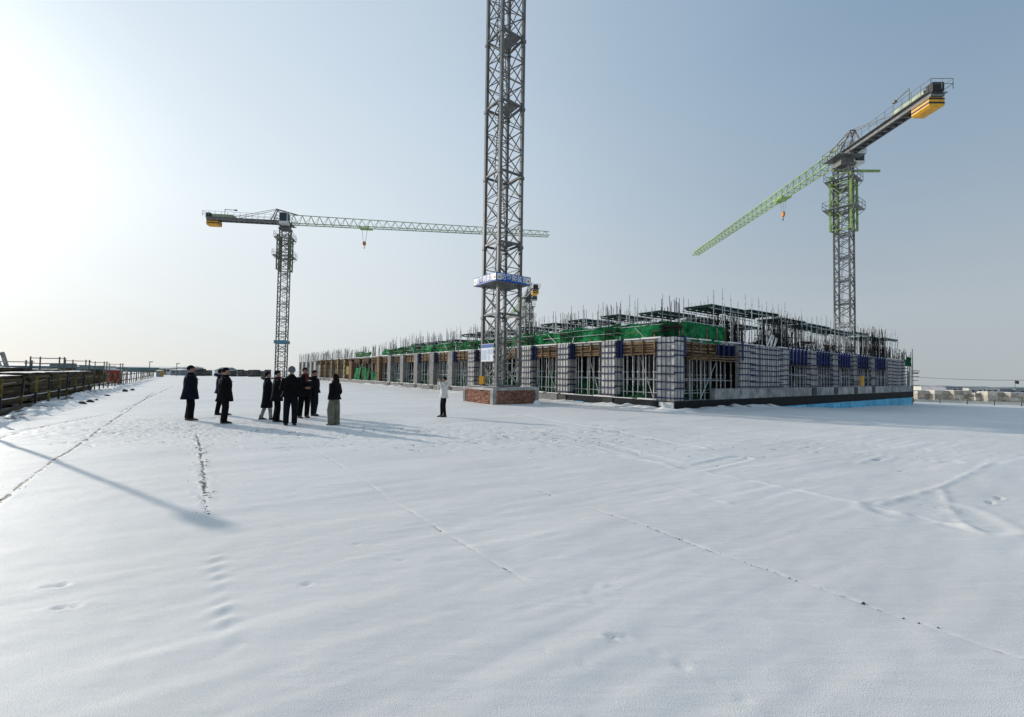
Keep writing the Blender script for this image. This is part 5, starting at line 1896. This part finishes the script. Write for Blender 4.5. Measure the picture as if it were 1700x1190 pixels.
def person(label, px, py, H, face, top, hem, top_m, flare, leg_m, leg_w, shoe_m, hair, stance=((.1, .02), (-.1, -.04)),
           arms='down', hood=None, scarf=False, head_turn=0.0, mouth=False, bulk=1.0, slim=1.0, badge=False, name='person'):
    """front is -y; face = rotation about z (pi/2 looks to the right of the picture)"""
    p = gp(px, py)
    s = H / 1.75
    face += -math.atan2(px - 850, F_PX)      # angles are given relative to the line of sight
    t = thing(name, label, 'person', (p.x, p.y, snow_z(p.x, p.y) - 0.005), face, PG)
    V = Vector
    # joints
    hipz, kneez, ankz = 0.92, 0.50, 0.10
    J, E, Rd = [], [], []

    def add(pt, r, par=None):
        J.append(V(pt) * s)
        Rd.append((r[0] * s, r[1] * s) if hasattr(r, '__len__') else r * s)
        if par is not None:
            E.append((par, len(J) - 1))
        return len(J) - 1
    pel = add((0, 0, 0.96), (.14, .10))
    sp = add((0, 0.0, 1.14), (.125, .09), pel)
    ch = add((0, 0.01, 1.33), (.155, .10), sp)
    nk = add((0, 0.01, 1.46), (.06, .06), ch)
    n2 = add((0, -0.005, 1.525), (.052, .055), nk)
    ht = head_turn
    fx, fy = math.sin(ht), -math.cos(ht)
    hd = add((fx * .02, fy * .02, 1.59), (.068, .075), n2)
    h2 = add((fx * .005, fy * .005, 1.655), (.078, .092), hd)
    h3 = add((-fx * .005, -fy * .005, 1.72), (.055, .065), h2)
    arms_pts = []
    for sd_, side in ((1, 0), (-1, 1)):
        sh = V((.17 * sd_ * slim, .01, 1.40))
        if arms == 'down':
            el, wr, hdv = V((.235 * sd_ * slim, .04, 1.12)), V((.225 * sd_, -.04, .88)), V((0, -.12, -.99))
        elif arms == 'pocket':
            el, wr, hdv = V((.225 * sd_ * slim, .055, 1.13)), V((.17 * sd_, -.06, .96)), V((-.75 * sd_, .1, -.35))
        elif arms == 'front':
            el, wr, hdv = V((.25 * sd_ * slim, .03, 1.12)), V((.07 * sd_, -.2, 1.06)), V((-.9 * sd_, -.3, 0))
        else:      # both hands raised to the eyes
            el, wr, hdv = V((.26 * sd_, -.17, 1.27)), V((.11 * sd_, -.22, 1.53)), V((-.25 * sd_, -.1, .95))
        hdv.normalize()
        a = add(sh, .06, ch)
        b = add(el, .045, a)
        c = add(wr, .03, b)
        side_v = hdv.cross(V((0, -1, 0.2))).normalized() if abs(hdv.y) < .9 else V((1, 0, 0))
        pm_ = wr + hdv * .055
        d = add(pm_, (.034, .022), c)
        curl = V((0, -.018, 0))
        for fi, (off, ln) in enumerate(((-.03, .066), (-.01, .078), (.01, .074), (.03, .058))):
            f1 = add(pm_ + hdv * .04 + side_v * off, .0095, d)
            f2 = add(pm_ + hdv * (.04 + ln * .55) + side_v * off * 1.05 + curl * .6, .0085, f1)
            add(pm_ + hdv * (.04 + ln) + side_v * off + curl * 1.8, .0075, f2)
        th = add(pm_ - side_v * .036 * sd_ - hdv * .01 + curl, .0105, d)
        add(pm_ - side_v * .056 * sd_ + hdv * .035 + curl * 1.6, .009, th)
        arms_pts.append((sh, el, wr))
    legs = []
    for sd_, (ax, ay) in ((1, stance[0]), (-1, stance[1])):
        hp = V((.085 * sd_, 0, hipz))
        an = V((ax, ay, ankz))
        kn = (hp + an) / 2 + V((0.012 * sd_, -.03, .0))
        kn.z = kneez
        a = add(hp, .085, pel)
        b = add(kn, .058, a)
        c = add(an, .04, b)
        add(an + V((0, -.13, -.06)), .03, c)
        legs.append((hp, kn, an))
    body = skin_body('body', J, E, Rd, t)

    # face: eyes, nose, mouth, ears on the head, turned with it
    rotH = Matrix.Rotation(ht, 3, 'Z')

    def hp_(x, y, z):
        return (rotH @ V((x, y, 0)) + V((0, 0, z))) * s
    fb = MB()
    fb.loft([[hp_(-.010, -.078, 1.655), hp_(.010, -.078, 1.655), hp_(0, -.086, 1.655)], [hp_(-.018, -.085, 1.606), hp_(.018, -.085, 1.606), hp_(0, -.116, 1.61)], [hp_(-.010, -.08, 1.596), hp_(.010, -.08, 1.596), hp_(0, -.09, 1.597)]])
    for x in (-.082, .082):
        fb.ell(hp_(x, .0, 1.635), (.012 * s, .02 * s, .032 * s), 8, 6)
    fb.ell(hp_(0, -.055, 1.565), (.034 * s, .03 * s, .026 * s), 10, 6)
    fb.build('face', M['skin'], body, smooth=True)
    eb = MB()
    for x in (-.032, .032):
        eb.ell(hp_(x, -.083, 1.645), (.011 * s, .006 * s, .006 * s), 8, 5)
        eb.box(*[q for pr in zip(hp_(x - .018, -.086, 1.664), hp_(x + .018, -.078, 1.671)) for q in sorted(pr)])
    eb.build('eye', M['hair'], body)
    MB().ell(hp_(0, -.083, 1.578), (.024 * s, .008 * s, (.016 if mouth else .006) * s), 8, 5).build('mouth', M['lips'], body)

    # hair or hat
    c0 = V((0, 0.008, 1.668)) * s
    hb_ = MB()
    if hair in ('short', 'cap', 'long'):
        def keep(d):
            dd = rotH.inverted() @ d
            return dd.z > (.018 * s if dd.y < -.03 * s else -.045 * s if dd.y > .01 * s else -.01 * s)
        hb_.ell(c0, (.093 * s, .112 * s, .106 * s), 18, 12, keep)
        hb_.build('hair', M['hair'], body, smooth=True)
        if hair == 'long':
            lb = MB()
            rg = []
            for z, rx, ry, cy in ((1.72, .088, .075, .035), (1.62, .1, .08, .05), (1.5, .115, .075, .07), (1.38, .125, .06, .095), (1.27, .10, .045, .115)):
                rg.append([q * s for q in ring(z, rx, ry, 0, cy, 16, .03, z * 9)])
            lb.loft(rg)
            lb.build('long_hair', M['hair'], body, smooth=True)
        if hair == 'cap':
            MB().loft([[hp_(-.075, -.07, 1.69), hp_(.075, -.07, 1.69), hp_(.07, -.07, 1.70), hp_(-.07, -.07, 1.70)], [hp_(-.05, -.165, 1.675), hp_(.05, -.165, 1.675), hp_(.05, -.165, 1.683), hp_(-.05, -.165, 1.683)]]).build('cap_peak', M['hair'], body)
    else:
        hb_.ell(c0 + V((0, 0, .005)), (.105 * s, .122 * s, .122 * s), 18, 12, lambda d: d.z > -.035 * s)
        hb_.ell(c0 + V((0, 0, -.02 * s)), (.107 * s, .124 * s, .045 * s), 18, 6)
        hb_.build('knit_hat', M['knit'], body, smooth=True)

    # coat: lofted trunk plus sleeves
    cb = MB()
    bk = bulk
    rg = [ring(hem, .21 * flare * bk, .175 * flare * bk, 0, .01, 24, .035, px),
          ring(hem + .02, .215 * flare * bk, .18 * flare * bk, 0, .01, 24, .035, px),
          ring((hem + 1.05) / 2, .205 * (flare * .5 + .5) * bk, .165 * (flare * .5 + .5) * bk, 0, .0, 24, .02, px + 1),
          ring(1.05, .20 * bk * slim, .150 * bk, 0, .0, 24, .015, px + 2), ring(1.22, .205 * bk * slim, .155 * bk, 0, .0, 24, .012, px + 3),
          ring(1.34, .20 * slim * bk, .145 * bk, 0, .0, 24, .008, 0), ring(1.42, .165 * slim * bk, .12 * bk, 0, .008, 24), ring(1.475, .12, .10, 0, .012, 24), ring(1.51, .088, .088, 0, .008, 24), ring(1.54, .082, .086, 0, .0, 24)]
    cb.loft([[q * s for q in r_] for r_ in rg], True, False)
    for sh, el, wr in arms_pts:
        m1 = (sh + el) / 2
        m2 = (el + wr) / 2
        cb.tube([q * s for q in (sh + V((0, 0, .02)), m1, el, m2, wr)], [.078 * s * bk, .074 * s * bk, .068 * s * bk, .062 * s, .052 * s], 12)
    cb.build(top, top_m, t, smooth=True)
    if hem > 0.86:
        pass
    # trousers
    tb = MB()
    tb.loft([[q * s for q in r_] for r_ in (ring(.80, .15, .12, n=18), ring(.9, .165, .13, n=18), ring(1.0, .16, .125, n=18))])
    for hp, kn, an in legs:
        w_ = leg_w
        tb.tube([q * s for q in (hp + V((0, 0, .03)), hp.lerp(kn, .5), kn, kn.lerp(an, .55), an + V((0, 0, -.03 if leg_w < 1.6 else -.09)))],
                [.1 * s, .088 * s * (w_ + 1) / 2, .07 * s * w_, .062 * s * w_, .06 * s * w_], 12)
    tb.build('trousers', leg_m, t, smooth=True)
    # shoes
    for hp, kn, an in legs:
        sb = MB()
        rgs = []
        for y, hw, ht_ in ((.075, .025, .05), (.06, .04, .09), (.0, .044, .115), (-.07, .046, .085), (-.14, .048, .06), (-.19, .04, .05), (-.215, .02, .03)):
            rgs.append([V((an.x + hw * math.cos(a), an.y + y, max(0.0, ht_ / 2 + ht_ / 2 * math.sin(a)) - .0)) * s for a in [2 * math.pi * i / 12 for i in range(12)]])
        sb.loft(rgs)
        sb.tube([(an + V((0, 0, -.06))) * s, (an + V((0, 0, .07))) * s], [.05 * s, .056 * s], 12)
        so = sb.build('shoe', shoe_m, t, smooth=True)
        MB().loft([[V((an.x + dx, an.y + dy, z)) * s for dx, dy in ((-.045, .07), (.045, .07), (.05, -.12), (.035, -.21), (-.035, -.21), (-.05, -.12))] for z in (0.0, 0.018)]).build('sole', M['black'], so)
    if hood:
        hb2 = MB()
        for i in range(1):
            pts = [(math.cos(a) * .13 * s, (.075 + .02 * math.sin(a)) * s + math.sin(a) * .09 * s, (1.50 + .05 * math.sin(a)) * s) for a in [math.pi * (.02 + .96 * k / 9) for k in range(10)]]
            hb2.tube(pts, [.035 * s] + [.06 * s] * 8 + [.035 * s], 8)
        hb2.build('hood', hood, t, smooth=True)
    if scarf:
        MB().tube([(math.cos(a) * .085 * s, math.sin(a) * .085 * s, 1.515 * s) for a in [2 * math.pi * k / 12 for k in range(13)]], .032 * s, 8).box(-.05 * s, .05 * s, -.165 * s, -.13 * s, 1.25 * s, 1.5 * s).build('scarf', M['scarf'], t, smooth=True)
    if badge:
        MB().box(.03 * s, .14 * s, -.172 * s * bulk, -.15 * s * bulk, 1.30 * s, 1.325 * s).build('chest_patch', M['white_paint'], t)
    return t


RIGHT = math.pi / 2
person('man in long navy coat and tan boots, standing apart at far left', 318, 697, 1.78, RIGHT - .1, 'coat', .68, M['cloth_navy'], 1.1, M['cloth_black'], 1.5, M['tan'], 'cap',
       stance=((.09, .05), (-.08, -.03)), arms='pocket', bulk=1.25, badge=True)
person('person in blue padded jacket, mostly hidden behind man in flared coat', 368, 689.5, 1.66, RIGHT + .15, 'jacket', .84, M['cloth_blue'], 1.08, M['cloth_black'], 1.3, M['black'], 'short',
       stance=((.10, .08), (-.1, -.16)), arms='pocket', hood=M['cloth_blue'])
person('man in black coat flaring forward, standing before person in blue', 376, 702, 1.73, RIGHT - .05, 'coat', .70, M['cloth_black'], 1.15, M['cloth_black'], 1.3, M['black'], 'short',
       stance=((.07, .04), (-.07, .0)), arms='pocket', bulk=1.18, badge=True)
person('woman in long dark down coat with fur hood and pale grey trousers', 446, 696, 1.62, RIGHT - .1, 'coat', .45, M['cloth_navy'], 1.06, M['cloth_grey'], 1.0, M['black'], 'short',
       stance=((.07, .20), (-.09, -.14)), arms='pocket', hood=M['fur'], slim=.95, bulk=1.02)
person('man in black coat with dark red scarf, second in the group', 462, 699, 1.68, RIGHT - .1, 'coat', .72, M['cloth_black'], 1.1, M['cloth_black'], 1.3, M['black'], 'short',
       stance=((.07, .05), (-.08, -.03)), arms='front', scarf=True)
person('man in grey knit hat seen from behind, legs apart', 485, 704.5, 1.80, math.pi - .1, 'jacket', .86, M['cloth_black'], 1.12, M['denim'], 1.3, M['black'], 'hat',
       stance=((.12, .0), (-.11, .0)), arms='front', bulk=1.13)
person('laughing man in black coat and red scarf facing the camera', 507, 693.5, 1.77, .45, 'coat', .74, M['cloth_black'], 1.1, M['cloth_black'], 1.3, M['black'], 'short',
       stance=((.10, .0), (-.13, .03)), arms='front', scarf=True, mouth=True, bulk=1.05, badge=True)
person('man in black jacket and navy trousers at right of close group', 523, 690.5, 1.66, .95, 'jacket', .88, M['cloth_black'], 1.1, M['denim'], 1.45, M['black'], 'short',
       stance=((.06, .02), (-.09, -.04)), arms='pocket', bulk=1.12)
person('long haired woman in black jacket and wide khaki trousers seen from behind', 557, 704, 1.60, math.pi + .75, 'jacket', .88, M['cloth_black'], 1.08, M['khaki'], 1.9, M['black'], 'long',
       stance=((.11, .0), (-.10, .02)), arms='pocket', head_turn=-.2, slim=.92)
pw = person('photographer in white hooded top and black trousers with raised phone', 738, 691, 1.52, 1.5 * math.pi + .3, 'hooded_top', .84, M['cloth_white'], 1.05, M['cloth_black'], 1.05, M['black'], 'short',
            stance=((.08, .04), (-.07, -.06)), arms='raised', hood=M['cloth_white'])
pw_s = 1.52 / 1.75
ph = MB().box(-.075, .075, -.262, -.252, 1.555, 1.635)
ph.v = [(x * pw_s, y * pw_s, z * pw_s) for x, y, z in ph.v]
pho = ph.build('smartphone', M['black'])
pho.location = pw.location
pho.rotation_euler = pw.rotation_euler
tag(pho, 'dark phone held up by photographer in white top', 'phone')
